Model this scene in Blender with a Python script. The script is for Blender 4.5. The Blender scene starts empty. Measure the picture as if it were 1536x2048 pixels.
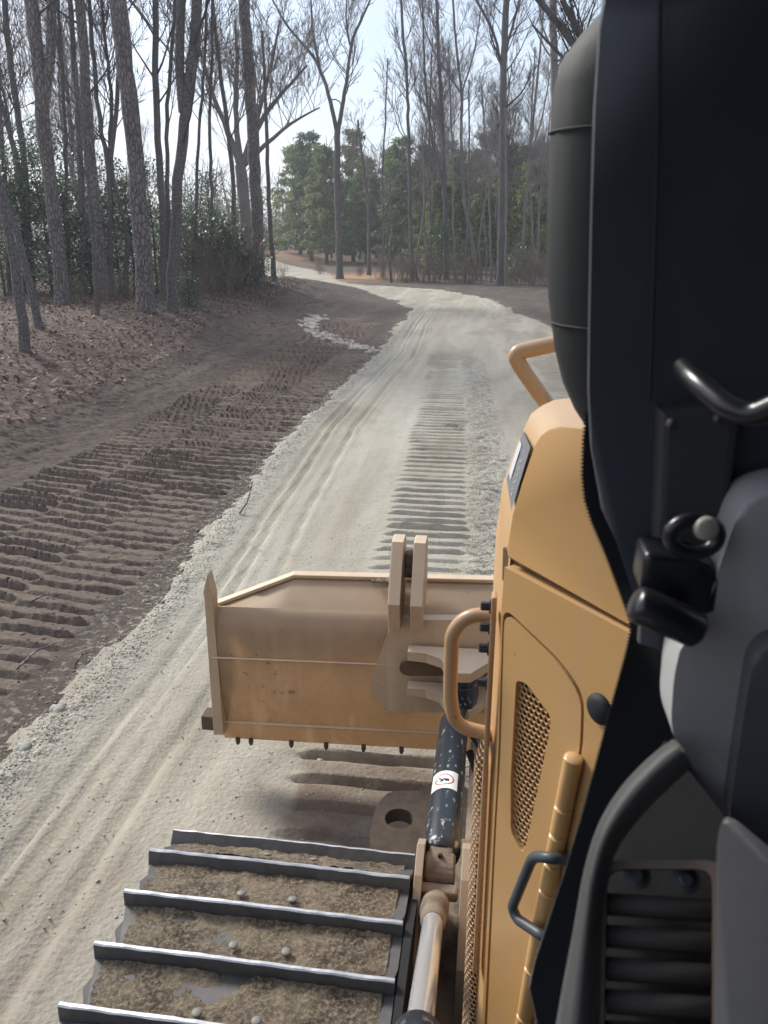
import bpy, bmesh, math, random
import numpy as np
from mathutils import Vector, Matrix, Quaternion

R = math.radians
random.seed(7)
rng = np.random.default_rng(11)
SC = bpy.context.scene
COL = SC.collection

# ------------------------------------------------------------------ camera
cam = bpy.data.cameras.new('camera')
cam.sensor_fit = 'VERTICAL'; cam.sensor_height = 36.0
cam.lens = 36.0 * 1540 / 2048
cam.clip_start = 0.02; cam.clip_end = 2000
cam.dof.use_dof = True; cam.dof.focus_distance = 4.5; cam.dof.aperture_fstop = 9.0
cam_o = bpy.data.objects.new('camera', cam); COL.objects.link(cam_o)
cam_o.location = (0, 0, 2.45)
cam_o.rotation_euler = (R(90 - 19.5), 0, R(8.0))
SC.camera = cam_o

# ------------------------------------------------------------------ sky and sun
SUN_EL, SUN_AZ = R(36), R(-54)          # azimuth measured from +Y (ahead), negative = to the left
w = bpy.data.worlds.new('World'); SC.world = w; w.use_nodes = True
nt = w.node_tree; nt.nodes.clear()
def wn(t, **k):
    n = nt.nodes.new(t)
    for a, b in k.items(): setattr(n, a, b)
    return n
sky = wn('ShaderNodeTexSky', sky_type='NISHITA', sun_disc=False, sun_elevation=SUN_EL, sun_rotation=SUN_AZ)
sky.air_density = 1.0; sky.dust_density = 1.5; sky.ozone_density = 1.0
tc = wn('ShaderNodeTexCoord')
sep = wn('ShaderNodeSeparateXYZ'); nt.links.new(tc.outputs['Generated'], sep.inputs[0])
zz = wn('ShaderNodeMath', operation='MAXIMUM'); nt.links.new(sep.outputs['Z'], zz.inputs[0]); zz.inputs[1].default_value = 0.0
za = wn('ShaderNodeMath', operation='ADD'); nt.links.new(zz.outputs[0], za.inputs[0]); za.inputs[1].default_value = 0.12
dx = wn('ShaderNodeMath', operation='DIVIDE'); nt.links.new(sep.outputs['X'], dx.inputs[0]); nt.links.new(za.outputs[0], dx.inputs[1])
dy = wn('ShaderNodeMath', operation='DIVIDE'); nt.links.new(sep.outputs['Y'], dy.inputs[0]); nt.links.new(za.outputs[0], dy.inputs[1])
cmb = wn('ShaderNodeCombineXYZ'); nt.links.new(dx.outputs[0], cmb.inputs[0]); nt.links.new(dy.outputs[0], cmb.inputs[1])
cn = wn('ShaderNodeTexNoise'); cn.inputs['Scale'].default_value = 0.75; cn.inputs['Detail'].default_value = 8; cn.inputs['Roughness'].default_value = 0.55
nt.links.new(cmb.outputs[0], cn.inputs['Vector'])
cr = wn('ShaderNodeValToRGB'); cr.color_ramp.elements[0].position = 0.40; cr.color_ramp.elements[1].position = 0.68
cr.color_ramp.elements[0].color = (0.42, 0.42, 0.42, 1); cr.color_ramp.elements[1].color = (0.80, 0.80, 0.80, 1)
nt.links.new(cn.outputs['Fac'], cr.inputs['Fac'])
mx = wn('ShaderNodeMix', data_type='RGBA')
nt.links.new(cr.outputs['Color'], mx.inputs['Factor'])
nt.links.new(sky.outputs['Color'], mx.inputs['A']); mx.inputs['B'].default_value = (5.9, 6.3, 7.3, 1)
bg = wn('ShaderNodeBackground'); bg.inputs['Strength'].default_value = 0.085
nt.links.new(mx.outputs['Result'], bg.inputs['Color'])
wo = wn('ShaderNodeOutputWorld'); nt.links.new(bg.outputs[0], wo.inputs['Surface'])

sun = bpy.data.lights.new('sun', 'SUN'); sun.energy = 2.3; sun.angle = R(16); sun.color = (1.0, 0.95, 0.87)
sun_o = bpy.data.objects.new('sun', sun); COL.objects.link(sun_o)
sd = Vector((math.sin(SUN_AZ) * math.cos(SUN_EL), math.cos(SUN_AZ) * math.cos(SUN_EL), math.sin(SUN_EL)))
sun_o.rotation_euler = (-sd).to_track_quat('-Z', 'Y').to_euler(); sun_o.location = (-40, 10, 40)

SC.view_settings.view_transform = 'Standard'; SC.view_settings.look = 'None'
SC.view_settings.exposure = 1.1; SC.view_settings.gamma = 1.0
SC.render.engine = 'CYCLES'
SC.cycles.use_denoising = True
SC.cycles.max_bounces = 6; SC.cycles.diffuse_bounces = 3; SC.cycles.transparent_max_bounces = 12
SC.cycles.volume_bounces = 0

# ------------------------------------------------------------------ helpers
def link(o, parent=None):
    COL.objects.link(o)
    if parent is not None: o.parent = parent
    return o
def tag(o, label=None, cat=None, group=None, kind=None):
    if label: o['label'] = label
    if cat: o['category'] = cat
    if group: o['group'] = group
    if kind: o['kind'] = kind
    return o
def empty(name, loc=(0, 0, 0)):
    o = bpy.data.objects.new(name, None); o.location = loc; o.empty_display_size = 0.2
    return link(o)
def setmats(me, mats):
    for m in (mats if isinstance(mats, (list, tuple)) else [mats]): me.materials.append(m)
def from_bm(name, bm, mats, parent=None, smooth=False, loc=None):
    me = bpy.data.meshes.new(name)
    bmesh.ops.recalc_face_normals(bm, faces=bm.faces[:])
    bm.to_mesh(me); bm.free(); setmats(me, mats)
    if smooth: me.shade_smooth()
    o = bpy.data.objects.new(name, me)
    if loc is not None: o.location = loc
    return link(o, parent)
def from_arrays(name, V, F, mats, smooth=False, matidx=None):
    """V (n,3), F (m,k) arrays with one face size"""
    V = np.asarray(V, np.float32); F = np.asarray(F, np.int32)
    me = bpy.data.meshes.new(name)
    k = F.shape[1]
    me.vertices.add(len(V)); me.vertices.foreach_set('co', V.ravel())
    me.loops.add(F.size); me.loops.foreach_set('vertex_index', F.ravel())
    me.polygons.add(len(F)); me.polygons.foreach_set('loop_start', np.arange(0, F.size, k, dtype=np.int32))
    try: me.polygons.foreach_set('loop_total', np.full(len(F), k, np.int32))
    except Exception: pass
    if matidx is not None: me.polygons.foreach_set('material_index', np.asarray(matidx, np.int32))
    setmats(me, mats)
    me.update(calc_edges=True)
    if smooth: me.shade_smooth()
    return me
def mesh_obj(name, me, parent=None, loc=None):
    o = bpy.data.objects.new(name, me)
    if loc is not None: o.location = loc
    return link(o, parent)

def box(bm, c, s, rot=None, bevel=0.0, seg=2):
    M = Matrix.Translation(c) @ (rot.to_4x4() if rot is not None else Matrix.Identity(4)) @ Matrix.Diagonal((s[0], s[1], s[2], 1))
    r = bmesh.ops.create_cube(bm, size=1.0, matrix=M)
    if bevel > 0:
        es = list({e for v in r['verts'] for e in v.link_edges})
        bmesh.ops.bevel(bm, geom=es, offset=bevel, segments=seg, affect='EDGES', profile=0.5)
def prism(bm, pts, n, t, bevel=0.0, seg=2):
    """polygon (3-D points in a plane) given thickness t along -n; its front stays where the points are"""
    n = Vector(n).normalized()
    f0 = [bm.verts.new(p) for p in pts]
    f1 = [bm.verts.new(Vector(p) - n * t) for p in pts]
    fa = bm.faces.new(f0); bm.faces.new(f1[::-1])
    k = len(pts)
    for i in range(k): bm.faces.new((f0[i], f1[i], f1[(i + 1) % k], f0[(i + 1) % k]))
    if bevel > 0:
        bmesh.ops.bevel(bm, geom=list(fa.edges), offset=bevel, segments=seg, affect='EDGES', profile=0.5)
def frame_of(d):
    d = Vector(d).normalized()
    a = Vector((0, 0, 1)) if abs(d.z) < 0.9 else Vector((1, 0, 0))
    u = d.cross(a).normalized(); return u, d.cross(u).normalized()
def tube(bm, pts, rad, n=10, caps=True):
    """tube through points with parallel transport; rad number or list"""
    pts = [Vector(p) for p in pts]
    rs = rad if isinstance(rad, (list, tuple)) else [rad] * len(pts)
    rings = []; u = None
    for i, p in enumerate(pts):
        if i == 0: d = pts[1] - pts[0]
        elif i == len(pts) - 1: d = pts[-1] - pts[-2]
        else: d = (pts[i + 1] - pts[i]).normalized() + (pts[i] - pts[i - 1]).normalized()
        d.normalize()
        if u is None: u, v = frame_of(d)
        else:
            u = (u - d * u.dot(d)).normalized(); v = d.cross(u)
        rings.append([bm.verts.new(p + (u * math.cos(2 * math.pi * k / n) + v * math.sin(2 * math.pi * k / n)) * rs[i]) for k in range(n)])
    for a, b in zip(rings, rings[1:]):
        for k in range(n): bm.faces.new((a[k], a[(k + 1) % n], b[(k + 1) % n], b[k]))
    if caps:
        bm.faces.new(rings[0][::-1]); bm.faces.new(rings[-1])
def smooth_path(pts, rad=0.04, n=6):
    """round the corners of a polyline"""
    P = [Vector(p) for p in pts]; out = [P[0]]
    for a, b, c in zip(P, P[1:], P[2:]):
        r = min(rad, (b - a).length * 0.48, (c - b).length * 0.48)
        s = b + (a - b).normalized() * r; e = b + (c - b).normalized() * r
        for i in range(n + 1):
            t = i / n; out.append(s * (1 - t) ** 2 + b * 2 * t * (1 - t) + e * t * t)
    out.append(P[-1]); return out
def lathe(bm, a, b, prof, n=18):
    """profile [(t along a->b in metres, radius)]"""
    a = Vector(a); b = Vector(b); d = (b - a).normalized()
    pts = [a + d * t for t, r in prof]
    # a tube whose direction never changes
    u, v = frame_of(d); rings = []
    for p, (t, r) in zip(pts, prof):
        rings.append([bm.verts.new(p + (u * math.cos(2 * math.pi * k / n) + v * math.sin(2 * math.pi * k / n)) * max(r, 1e-4)) for k in range(n)])
    for x, y in zip(rings, rings[1:]):
        for k in range(n): bm.faces.new((x[k], x[(k + 1) % n], y[(k + 1) % n], y[k]))
    bm.faces.new(rings[0][::-1]); bm.faces.new(rings[-1])

# value noise on numpy arrays
def _hash(ix, iy, s):
    h = (ix.astype(np.int64) * 374761393 + iy.astype(np.int64) * 668265263 + s * 974711) & 0xFFFFFFFF
    h = ((h ^ (h >> 13)) * 1274126177) & 0xFFFFFFFF
    return ((h ^ (h >> 16)) & 0xFFFF) / 65535.0
def vnoise(x, y, s=0):
    ix = np.floor(x); iy = np.floor(y); fx = x - ix; fy = y - iy
    fx = fx * fx * (3 - 2 * fx); fy = fy * fy * (3 - 2 * fy)
    a = _hash(ix, iy, s); b = _hash(ix + 1, iy, s); c = _hash(ix, iy + 1, s); d = _hash(ix + 1, iy + 1, s)
    return (a * (1 - fx) + b * fx) * (1 - fy) + (c * (1 - fx) + d * fx) * fy
def fbm(x, y, s=0, o=4, g=0.5):
    t = 0; a = 1; n = 0
    for i in range(o):
        t = t + a * vnoise(x * 2 ** i + 17.3 * i, y * 2 ** i - 9.1 * i, s + i); n += a; a *= g
    return t / n
def sm(a, b, v):
    t = np.clip((v - a) / (b - a), 0, 1); return t * t * (3 - 2 * t)

# ------------------------------------------------------------------ materials
def new_mat(name):
    m = bpy.data.materials.new(name); m.use_nodes = True
    n = m.node_tree; n.nodes.clear()
    out = n.nodes.new('ShaderNodeOutputMaterial'); b = n.nodes.new('ShaderNodeBsdfPrincipled')
    n.links.new(b.outputs[0], out.inputs['Surface'])
    return m, n, b
def nd(n, t, inputs=None, **k):
    x = n.nodes.new(t)
    for a, b in k.items(): setattr(x, a, b)
    for a, b in (inputs or {}).items():
        if hasattr(b, 'is_output') or isinstance(b, bpy.types.NodeSocket): n.links.new(b, x.inputs[a])
        else: x.inputs[a].default_value = b
    return x
def ramp(n, fac, stops):
    r = n.nodes.new('ShaderNodeValToRGB'); n.links.new(fac, r.inputs['Fac'])
    e = r.color_ramp.elements
    while len(e) < len(stops): e.new(0.5)
    for el, (p, c) in zip(e, stops):
        el.position = p; el.color = (c[0], c[1], c[2], 1) if not isinstance(c, (int, float)) else (c, c, c, 1)
    return r.outputs['Color']
def mixc(n, f, a, b):
    m = n.nodes.new('ShaderNodeMix'); m.data_type = 'RGBA'
    for s, v in (('Factor', f), ('A', a), ('B', b)):
        if isinstance(v, bpy.types.NodeSocket): n.links.new(v, m.inputs[s])
        else: m.inputs[s].default_value = v if isinstance(v, (int, float)) else (v[0], v[1], v[2], 1)
    return m.outputs['Result']
def mth(n, op, a, b=0.0, clamp=False):
    m = n.nodes.new('ShaderNodeMath'); m.operation = op; m.use_clamp = clamp
    for i, v in enumerate((a, b)):
        if isinstance(v, bpy.types.NodeSocket): n.links.new(v, m.inputs[i])
        else: m.inputs[i].default_value = v
    return m.outputs[0]
def objco(n): return n.nodes.new('ShaderNodeTexCoord').outputs['Object']
def noise(n, vec, scale, detail=4, rough=0.55, out='Fac'):
    x = nd(n, 'ShaderNodeTexNoise', {'Vector': vec, 'Scale': scale, 'Detail': detail, 'Roughness': rough}); return x.outputs[out]
def bump(n, b, h, strength=0.5, dist=0.01):
    x = nd(n, 'ShaderNodeBump', {'Height': h, 'Strength': strength, 'Distance': dist}); n.links.new(x.outputs[0], b.inputs['Normal'])
def simple(name, c, rough=0.5, metal=0.0, var=0.15, scale=8, bmp=0.1):
    m, n, b = new_mat(name); v = objco(n)
    f = noise(n, v, scale)
    col = mixc(n, f, [x * (1 - var) for x in c], [min(1, x * (1 + var)) for x in c])
    n.links.new(col, b.inputs['Base Color']); b.inputs['Roughness'].default_value = rough; b.inputs['Metallic'].default_value = metal
    if bmp: bump(n, b, noise(n, v, scale * 20, 2), bmp, 0.002)
    return m
def paint(name, c, rough, dust, dustc=(0.46, 0.33, 0.22), specks=0.0, scale=6):
    """machine paint with a film of road dust that settles on what faces up, scuffs and specks"""
    m, n, b = new_mat(name); v = objco(n)
    g = n.nodes.new('ShaderNodeNewGeometry')
    s = nd(n, 'ShaderNodeSeparateXYZ', {0: g.outputs['Normal']})
    up = mth(n, 'MULTIPLY', mth(n, 'ADD', s.outputs['Z'], 0.38, True), dust)
    f1 = noise(n, v, scale, 5); f2 = noise(n, v, scale * 7, 4)
    up = mth(n, 'MULTIPLY', up, mth(n, 'ADD', mth(n, 'MULTIPLY', f1, 0.9), 0.5), True)
    base = mixc(n, f1, [x * 0.9 for x in c], [x * 1.1 for x in c])
    st = ramp(n, f2, [(0.3, 0.0), (0.75, 0.35)])
    base = mixc(n, mth(n, 'MULTIPLY', st, 0.5 * max(dust, 0.25)), base, dustc)
    col = mixc(n, up, base, dustc)
    if specks:
        sp = ramp(n, noise(n, v, 55, 2), [(0.76 - specks * 0.05, 0.0), (0.80 - specks * 0.05, 1.0)])
        chip = mth(n, 'MULTIPLY', ramp(n, noise(n, v, 21, 5, .7), [(0.60, 0.0), (0.64, 1.0)]), ramp(n, noise(n, v, 1.9, 2), [(0.58, 0.0), (0.68, 0.8)]))
        col = mixc(n, mth(n, 'MULTIPLY', chip, min(1.0, specks * 1.6)), col, (0.13, 0.095, 0.08))
        mps = nd(n, 'ShaderNodeMapping', {'Vector': v, 'Scale': (16, 16, 1.1)})
        col = mixc(n, mth(n, 'MULTIPLY', ramp(n, noise(n, mps.outputs[0], 1.0, 4), [(0.52, 0.0), (0.75, 0.45)]), min(1, dust)), col, dustc)
        col = mixc(n, mth(n, 'MULTIPLY', sp, 0.7), col, (0.06, 0.045, 0.035))
    n.links.new(col, b.inputs['Base Color'])
    rg = mth(n, 'ADD', mth(n, 'MULTIPLY', f2, 0.2), rough - 0.1); n.links.new(rg, b.inputs['Roughness'])
    bump(n, b, noise(n, v, 130, 2), 0.06, 0.002)
    return m
M = {}
YEL = (0.59, 0.33, 0.115)
M['paint'] = paint('ochre_paint', YEL, 0.32, 0.38, specks=0.3)
M['paint_top'] = paint('ochre_paint_dusty', YEL, 0.45, 0.75, (0.50, 0.37, 0.26))
M['blade'] = paint('blade_paint', (0.345, 0.218, 0.112), 0.55, 1.0, (0.62, 0.475, 0.335), specks=0.5)
M['rail'] = paint('rail_paint', (0.48, 0.27, 0.12), 0.4, 0.5, specks=1.0)
M['black'] = paint('black_plastic', (0.044, 0.052, 0.068), 0.40, 0.10, (0.11, 0.115, 0.125), scale=3)
M['frit'] = simple('black_glass_border', (0.006, 0.007, 0.009), 0.25, 0, 0.1, 5, 0)
M['trim'] = paint('grey_trim', (0.10, 0.102, 0.108), 0.55, 0.30, (0.20, 0.185, 0.165), scale=9); M['cover'] = paint('cover_trim', (0.32, 0.322, 0.325), 0.6, 0.3, (0.42, 0.40, 0.37), scale=7, specks=0.2)
M['slate'] = paint('slate_trim', (0.068, 0.072, 0.085), 0.58, 0.25, (0.22, 0.20, 0.18), scale=9)
M['rubber'] = simple('black_rubber', (0.012, 0.012, 0.012), 0.7, 0, 0.4, 60, 0.4)
M['gloss'] = simple('gloss_black', (0.012, 0.013, 0.016), 0.28, 0, 0.1, 5, 0)
M['stack'] = simple('sooty_black', (0.008, 0.011, 0.012), 0.7, 0, 0.8, 11, 0.1)
M['bolt'] = simple('dark_bolt', (0.06, 0.06, 0.065), 0.4, 0.6, 0.3, 30, 0.1)
M['stud'] = simple('worn_stud', (0.22, 0.21, 0.195), 0.65, 0.3, 0.2, 30, 0.1)
M['steel'] = simple('worn_steel', (0.105, 0.10, 0.098), 0.6, 0.35, 0.6, 14, 0.2)
M['bright'] = simple('polished_edge', (0.52, 0.52, 0.53), 0.42, 0.75, 0.45, 20, 0.1)
M['chrome'] = simple('chrome_rod', (0.74, 0.75, 0.77), 0.16, 0.62, 0.05, 10, 0)
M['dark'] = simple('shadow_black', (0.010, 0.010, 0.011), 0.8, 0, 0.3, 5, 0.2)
M['handle'] = simple('slate_handle', (0.055, 0.065, 0.075), 0.45, 0, 0.2, 20, 0.1)
# soil on the machine
m, n, b = new_mat('packed_soil'); v = objco(n)
f = noise(n, v, 9, 6, 0.65); f2 = noise(n, v, 110, 5, 0.75)
c = ramp(n, f, [(0.36, (0.060, 0.042, 0.033)), (0.47, (0.15, 0.112, 0.083)), (0.60, (0.30, 0.24, 0.17))])
c = mixc(n, ramp(n, f2, [(0.47, 0.0), (0.62, 0.9)]), c, (0.46, 0.385, 0.27))
n.links.new(c, b.inputs['Base Color']); b.inputs['Roughness'].default_value = 0.95
bump(n, b, f2, 1.0, 0.02); M['soil'] = m
m, n, b = new_mat('dusty_casting'); v = objco(n)
f = noise(n, v, 12, 5, 0.6)
c = ramp(n, f, [(0.3, (0.10, 0.075, 0.055)), (0.6, (0.26, 0.20, 0.15)), (0.8, (0.40, 0.26, 0.13))])
n.links.new(c, b.inputs['Base Color']); b.inputs['Roughness'].default_value = 0.8
bump(n, b, noise(n, v, 60, 4), 0.6, 0.006); M['casting'] = m
# cylinder barrel: blue-black paint with dried splashes
m, n, b = new_mat('splashed_barrel'); v = objco(n)
mp = nd(n, 'ShaderNodeMapping', {'Vector': v, 'Scale': (1, 0.45, 1)})
f = noise(n, mp.outputs[0], 55, 3, 0.6); f1 = noise(n, v, 7, 3)
k = mth(n, 'MULTIPLY', ramp(n, f, [(0.60, 0.0), (0.66, 1.0)]), ramp(n, f1, [(0.35, 0.1), (0.62, 0.9)]))
c = mixc(n, k, (0.016, 0.022, 0.032), (0.42, 0.40, 0.36))
n.links.new(c, b.inputs['Base Color']); b.inputs['Roughness'].default_value = 0.33; M['barrel'] = m
# clear windscreen
m = bpy.data.materials.new('clear_glass'); m.use_nodes = True; n = m.node_tree; n.nodes.clear()
o_ = n.nodes.new('ShaderNodeOutputMaterial'); t_ = n.nodes.new('ShaderNodeBsdfTransparent'); t_.inputs[0].default_value = (0.955, 0.965, 0.965, 1)
n.links.new(t_.outputs[0], o_.inputs['Surface']); M['glass'] = m
def bark(name, a, bcol, sc=1.0, depth=0.03, moss=None):
    m, n, b = new_mat(name); v = objco(n)
    mp = nd(n, 'ShaderNodeMapping', {'Vector': v, 'Scale': (1, 1, 0.34)})
    vo = nd(n, 'ShaderNodeTexVoronoi', {'Vector': mp.outputs[0], 'Scale': 19 * sc}, feature='DISTANCE_TO_EDGE')
    wob = noise(n, mp.outputs[0], 12 * sc, 6, 0.7)
    h = ramp(n, mth(n, 'ADD', vo.outputs['Distance'], mth(n, 'MULTIPLY', wob, 0.22)), [(0.10, 0.0), (0.30, 1.0)])
    col = mixc(n, h, a, bcol)
    big = noise(n, v, 0.7, 3)
    col = mixc(n, ramp(n, big, [(0.45, 0.0), (0.7, 0.45)]), col, [x * 1.35 for x in bcol])
    if moss: col = mixc(n, ramp(n, noise(n, v, 1.6, 4), [(0.5, 0.0), (0.7, 0.6)]), col, moss)
    n.links.new(col, b.inputs['Base Color']); b.inputs['Roughness'].default_value = 0.92
    bump(n, b, h, 0.9, depth); return m
M['pinebark'] = bark('pine_bark', (0.075, 0.064, 0.060), (0.235, 0.198, 0.182), 0.8, 0.04)
M['hardbark'] = bark('hardwood_bark', (0.070, 0.062, 0.058), (0.19, 0.168, 0.158), 1.6, 0.015)
M['palebark'] = bark('pale_bark', (0.11, 0.095, 0.085), (0.27, 0.24, 0.21), 1.6, 0.01)
M['twig'] = simple('twig_bark', (0.085, 0.070, 0.064), 0.9, 0, 0.25, 3, 0)
M['paletwig'] = simple('pale_twig', (0.24, 0.20, 0.185), 0.9, 0, 0.25, 3, 0)
def leafmat(name, cols, rough=0.5, trans=0.25, spec=0.4):
    m, n, b = new_mat(name)
    g = n.nodes.new('ShaderNodeNewGeometry')
    oi = n.nodes.new('ShaderNodeObjectInfo')
    st = [(i / max(1, len(cols) - 1), c) for i, c in enumerate(cols)]
    c = ramp(n, g.outputs['Random Per Island'], st)
    c = mixc(n, mth(n, 'MULTIPLY', oi.outputs['Random'], 0.35), c, [x * 0.55 for x in cols[0]])
    n.links.new(c, b.inputs['Base Color']); b.inputs['Roughness'].default_value = rough
    b.inputs['Specular IOR Level'].default_value = spec
    out = n.nodes['Material Output'] if 'Material Output' in n.nodes else [x for x in n.nodes if x.type == 'OUTPUT_MATERIAL'][0]
    tr = n.nodes.new('ShaderNodeBsdfTranslucent'); n.links.new(c, tr.inputs['Color'])
    mxs = n.nodes.new('ShaderNodeMixShader'); mxs.inputs[0].default_value = trans
    n.links.new(b.outputs[0], mxs.inputs[1]); n.links.new(tr.outputs[0], mxs.inputs[2]); n.links.new(mxs.outputs[0], out.inputs['Surface'])
    return m
M['holly'] = leafmat('holly_leaf', [(0.050, 0.078, 0.044), (0.10, 0.142, 0.078), (0.20, 0.245, 0.15)], 0.35, 0.32, 0.6)
M['needle'] = leafmat('pine_needle', [(0.095, 0.132, 0.060), (0.18, 0.23, 0.092), (0.29, 0.325, 0.13)], 0.6, 0.35, 0.2)
M['needle_y'] = leafmat('pine_needle_warm', [(0.13, 0.17, 0.06), (0.24, 0.285, 0.095), (0.35, 0.36, 0.14)], 0.6, 0.4, 0.2)
M['dryleaf'] = leafmat('dead_leaf', [(0.095, 0.056, 0.040), (0.155, 0.092, 0.064), (0.22, 0.14, 0.10), (0.125, 0.072, 0.052), (0.38, 0.29, 0.23)], 0.7, 0.15, 0.3)
M['drygrass'] = leafmat('dry_grass', [(0.20, 0.15, 0.095), (0.34, 0.27, 0.17)], 0.8, 0.2, 0.2)

# ------------------------------------------------------------------ the ground
def gz(x, y):
    bank = .8 * sm(-4.6, -9.5, x) + .25 * sm(-12, -30, x)
    return bank * (1 - sm(35, 44, y) * sm(-26, -18, x))
ROAD = np.array([(-2.35, -95), (-2.33, 2.9), (-2.30, 3.6), (-2.30, 4.5), (-2.46, 6.4), (-2.66, 10.3), (-2.62, 14.3), (-2.58, 17.7), (-2.85, 23.7),
                 (-2.97, 29), (-4.28, 33.9), (-7.04, 39.6), (-9.6, 43.2), (-13.1, 48.7), (-19, 58.5), (-28, 70), (-44, 80), (-70, 86),
                 (-70, 98), (-44, 93), (-29.4, 87), (-18.7, 74), (-13.0, 61), (-10.6, 52), (-8.8, 46.6), (-6.7, 44.1), (-2.87, 41), (-.15, 34.4),
                 (1.1, 26.5), (1.83, 23.0), (2.35, 15), (2.45, 6), (2.45, -95)])
STREAK = np.array([(-6.0, 25.6), (-5.55, 25.6), (-5.0, 22.2), (-2.6, 17.9), (-2.5, 17.5), (-3.2, 18.0), (-5.1, 21.2), (-5.8, 23.2)])
LITTER = np.array([(-60, -95), (-8.3, -95), (-7.6, 4), (-6.9, 7.5), (-6.35, 9.5), (-6.4, 12.5), (-6.6, 15.5), (-7.2, 20), (-7.3, 25), (-7.6, 29), (-8.0, 32.5), (-9.6, 37), (-13, 42.5), (-18, 50), (-27, 62), (-43, 73), (-70, 78), (-300, 78), (-300, -95)])
def inside(P, x, y):
    r = np.zeros(x.shape, bool); n = len(P)
    for i in range(n):
        x0, y0 = P[i]; x1, y1 = P[(i + 1) % n]
        if y0 == y1: continue
        c = ((y0 > y) != (y1 > y)) & (x < (x1 - x0) * (y - y0) / (y1 - y0) + x0); r ^= c
    return r
def sdist(P, x, y, closed=True):
    d = np.full(x.shape, 1e9); n = len(P)
    for i in range(n if closed else n - 1):
        a = P[i]; e = P[(i + 1) % n] - a
        t = np.clip(((x - a[0]) * e[0] + (y - a[1]) * e[1]) / (e @ e), 0, 1)
        d = np.minimum(d, np.hypot(x - a[0] - t * e[0], y - a[1] - t * e[1]))
    return np.where(inside(P, x, y), d, -d) if closed else d
def treads(u, v, width, pitch, wob, seed):
    """grouser marks: u across the pass, v along it. Returns (height, mask)"""
    m = sm(width / 2 + .03, width / 2 - .04, np.abs(u + .05 * (vnoise(v * 3, u * 0, seed) - .5)))
    ph = v / pitch + wob * (fbm(u * 2.2, v * 1.1, seed + 3, 3) - .5)
    fr = ph - np.floor(ph)
    k = _hash(np.floor(ph), np.floor(ph) * 0, seed + 9)
    groove = sm(.30, .42, fr) * sm(.58, .52, fr); ridge = np.exp(-((fr - .64) / .07) ** 2)
    crumble = .62 + .55 * fbm(u * 2.6, v * 5, seed + 5, 2)
    gate = sm(.22, .42, fbm(u * 2.4 + k * 19, v * 1.3, seed + 7, 2))
    return (-groove * crumble + .55 * ridge * crumble) * (.45 + .8 * k) * (.55 + .45 * gate), m
ys = [-90.0]
while ys[-1] < 600:
    y = ys[-1]
    ys.append(y + (4.0 if y < -12 else 0.6 if y < 0 else .05 if y < 1.8 else .03 if y < 2.6 else .0128 if y < 9 else .018 if y < 13 else .026 if y < 18 else .0022 * y if y < 30 else .012 * y if y < 90 else .06 * y))
xs = [-7.2]
while xs[-1] < 2.7: xs.append(xs[-1] + .040)
st = .034
while xs[-1] < 420: st = min(st * 1.10, 25); xs.append(xs[-1] + st)
xl = [-7.2]; st = .034
while xl[-1] > -420:
    st = min(st * 1.09, .40) if xl[-1] > -35 else min(st * 1.15, 25)
    xl.append(xl[-1] - st)
xs = np.array(xl[:0:-1] + xs); ys = np.array(ys)
X, Y = np.meshgrid(xs, ys); nx, ny = len(xs), len(ys)
d_road = sdist(ROAD, X, Y); d_lit = sdist(LITTER, X, Y); d_str = sdist(STREAK, X, Y)
near = sm(45, 20, Y)
edge_n = (fbm(X * 2.1, Y * 1.3, 3, 5, .6) - .5)
dr = d_road + edge_n * (.22 + .02 * np.clip(Y, 0, 40)) + .09 * (vnoise(X * 11, Y * 9, 41) - .5)
ds = d_str + (fbm(X * 4.5, Y * 3.0, 8, 5, .8) - .56) * 1.3
dl = d_lit + (fbm(X * .9, Y * .7, 5, 4) - .5) * 1.6
Z = gz(X, Y)
isroad = (dr > 0); islit = (dl > 0) & ~isroad
fr_ = isroad.astype(float)
# broad unevenness
Z = Z + .10 * (fbm(X * .22, Y * .22, 21, 3) - .5) * sm(0, -1.2, d_road) + .022 * (fbm(X * .8, Y * .5, 22, 3) - .5)
lump = fbm(X * 7, Y * 6, 31, 4, .6) - .5
fine = fbm(X * 26, Y * 22, 33, 3, .6) - .5
# road: crown, gravel shoulder, ruts
shoulder = np.exp(-((d_road - .12) / .13) ** 2) * near
Z += fr_ * .035 * shoulder + fr_ * (.05 * lump + .030 * fine) * shoulder * .9
Z += fr_ * (.010 * lump + .006 * fine)
left = sm(.6, -.2, X)
for dd, ww, aa in ((.40, .030, .060), (.52, .026, .050), (.80, .026, .050), (1.02, .05, .007), (1.45, .12, .008), (3.9, .1, .008)):
    dd2 = dd + .10 * (fbm(Y * .35, X * 0 + dd * 7, 61, 3) - .5)
    am = aa * (.35 + 1.1 * vnoise(Y * .9, Y * 0 + dd * 13, 63))
    Z -= fr_ * near * am * np.exp(-((d_road - dd2) / ww) ** 2) * left
    Z += fr_ * near * am * .5 * np.exp(-((d_road - dd2 - ww * 1.7) / ww) ** 2) * left
# dozer pass ahead on the road
cx = np.interp(Y, [0, 6.5, 11.9, 18, 24, 34, 40], [-.50, -.52, -.75, -1.12, -1.55, -2.7, -5])
t, mk = treads(X - cx, Y, .70, .182, .22, 71)
am = np.interp(Y, [1.5, 2.6, 3.4, 5, 7, 10, 14, 18.2, 19.2], [.03, .035, .05, .066, .062, .055, .050, .042, 0]) * (.55 + .7 * sm(.33, .62, fbm(X * .35 + 4, Y * .55, 75, 2)))
roadtread = mk * sm(0.01, .03, am); Z += fr_ * mk * t * am
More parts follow.
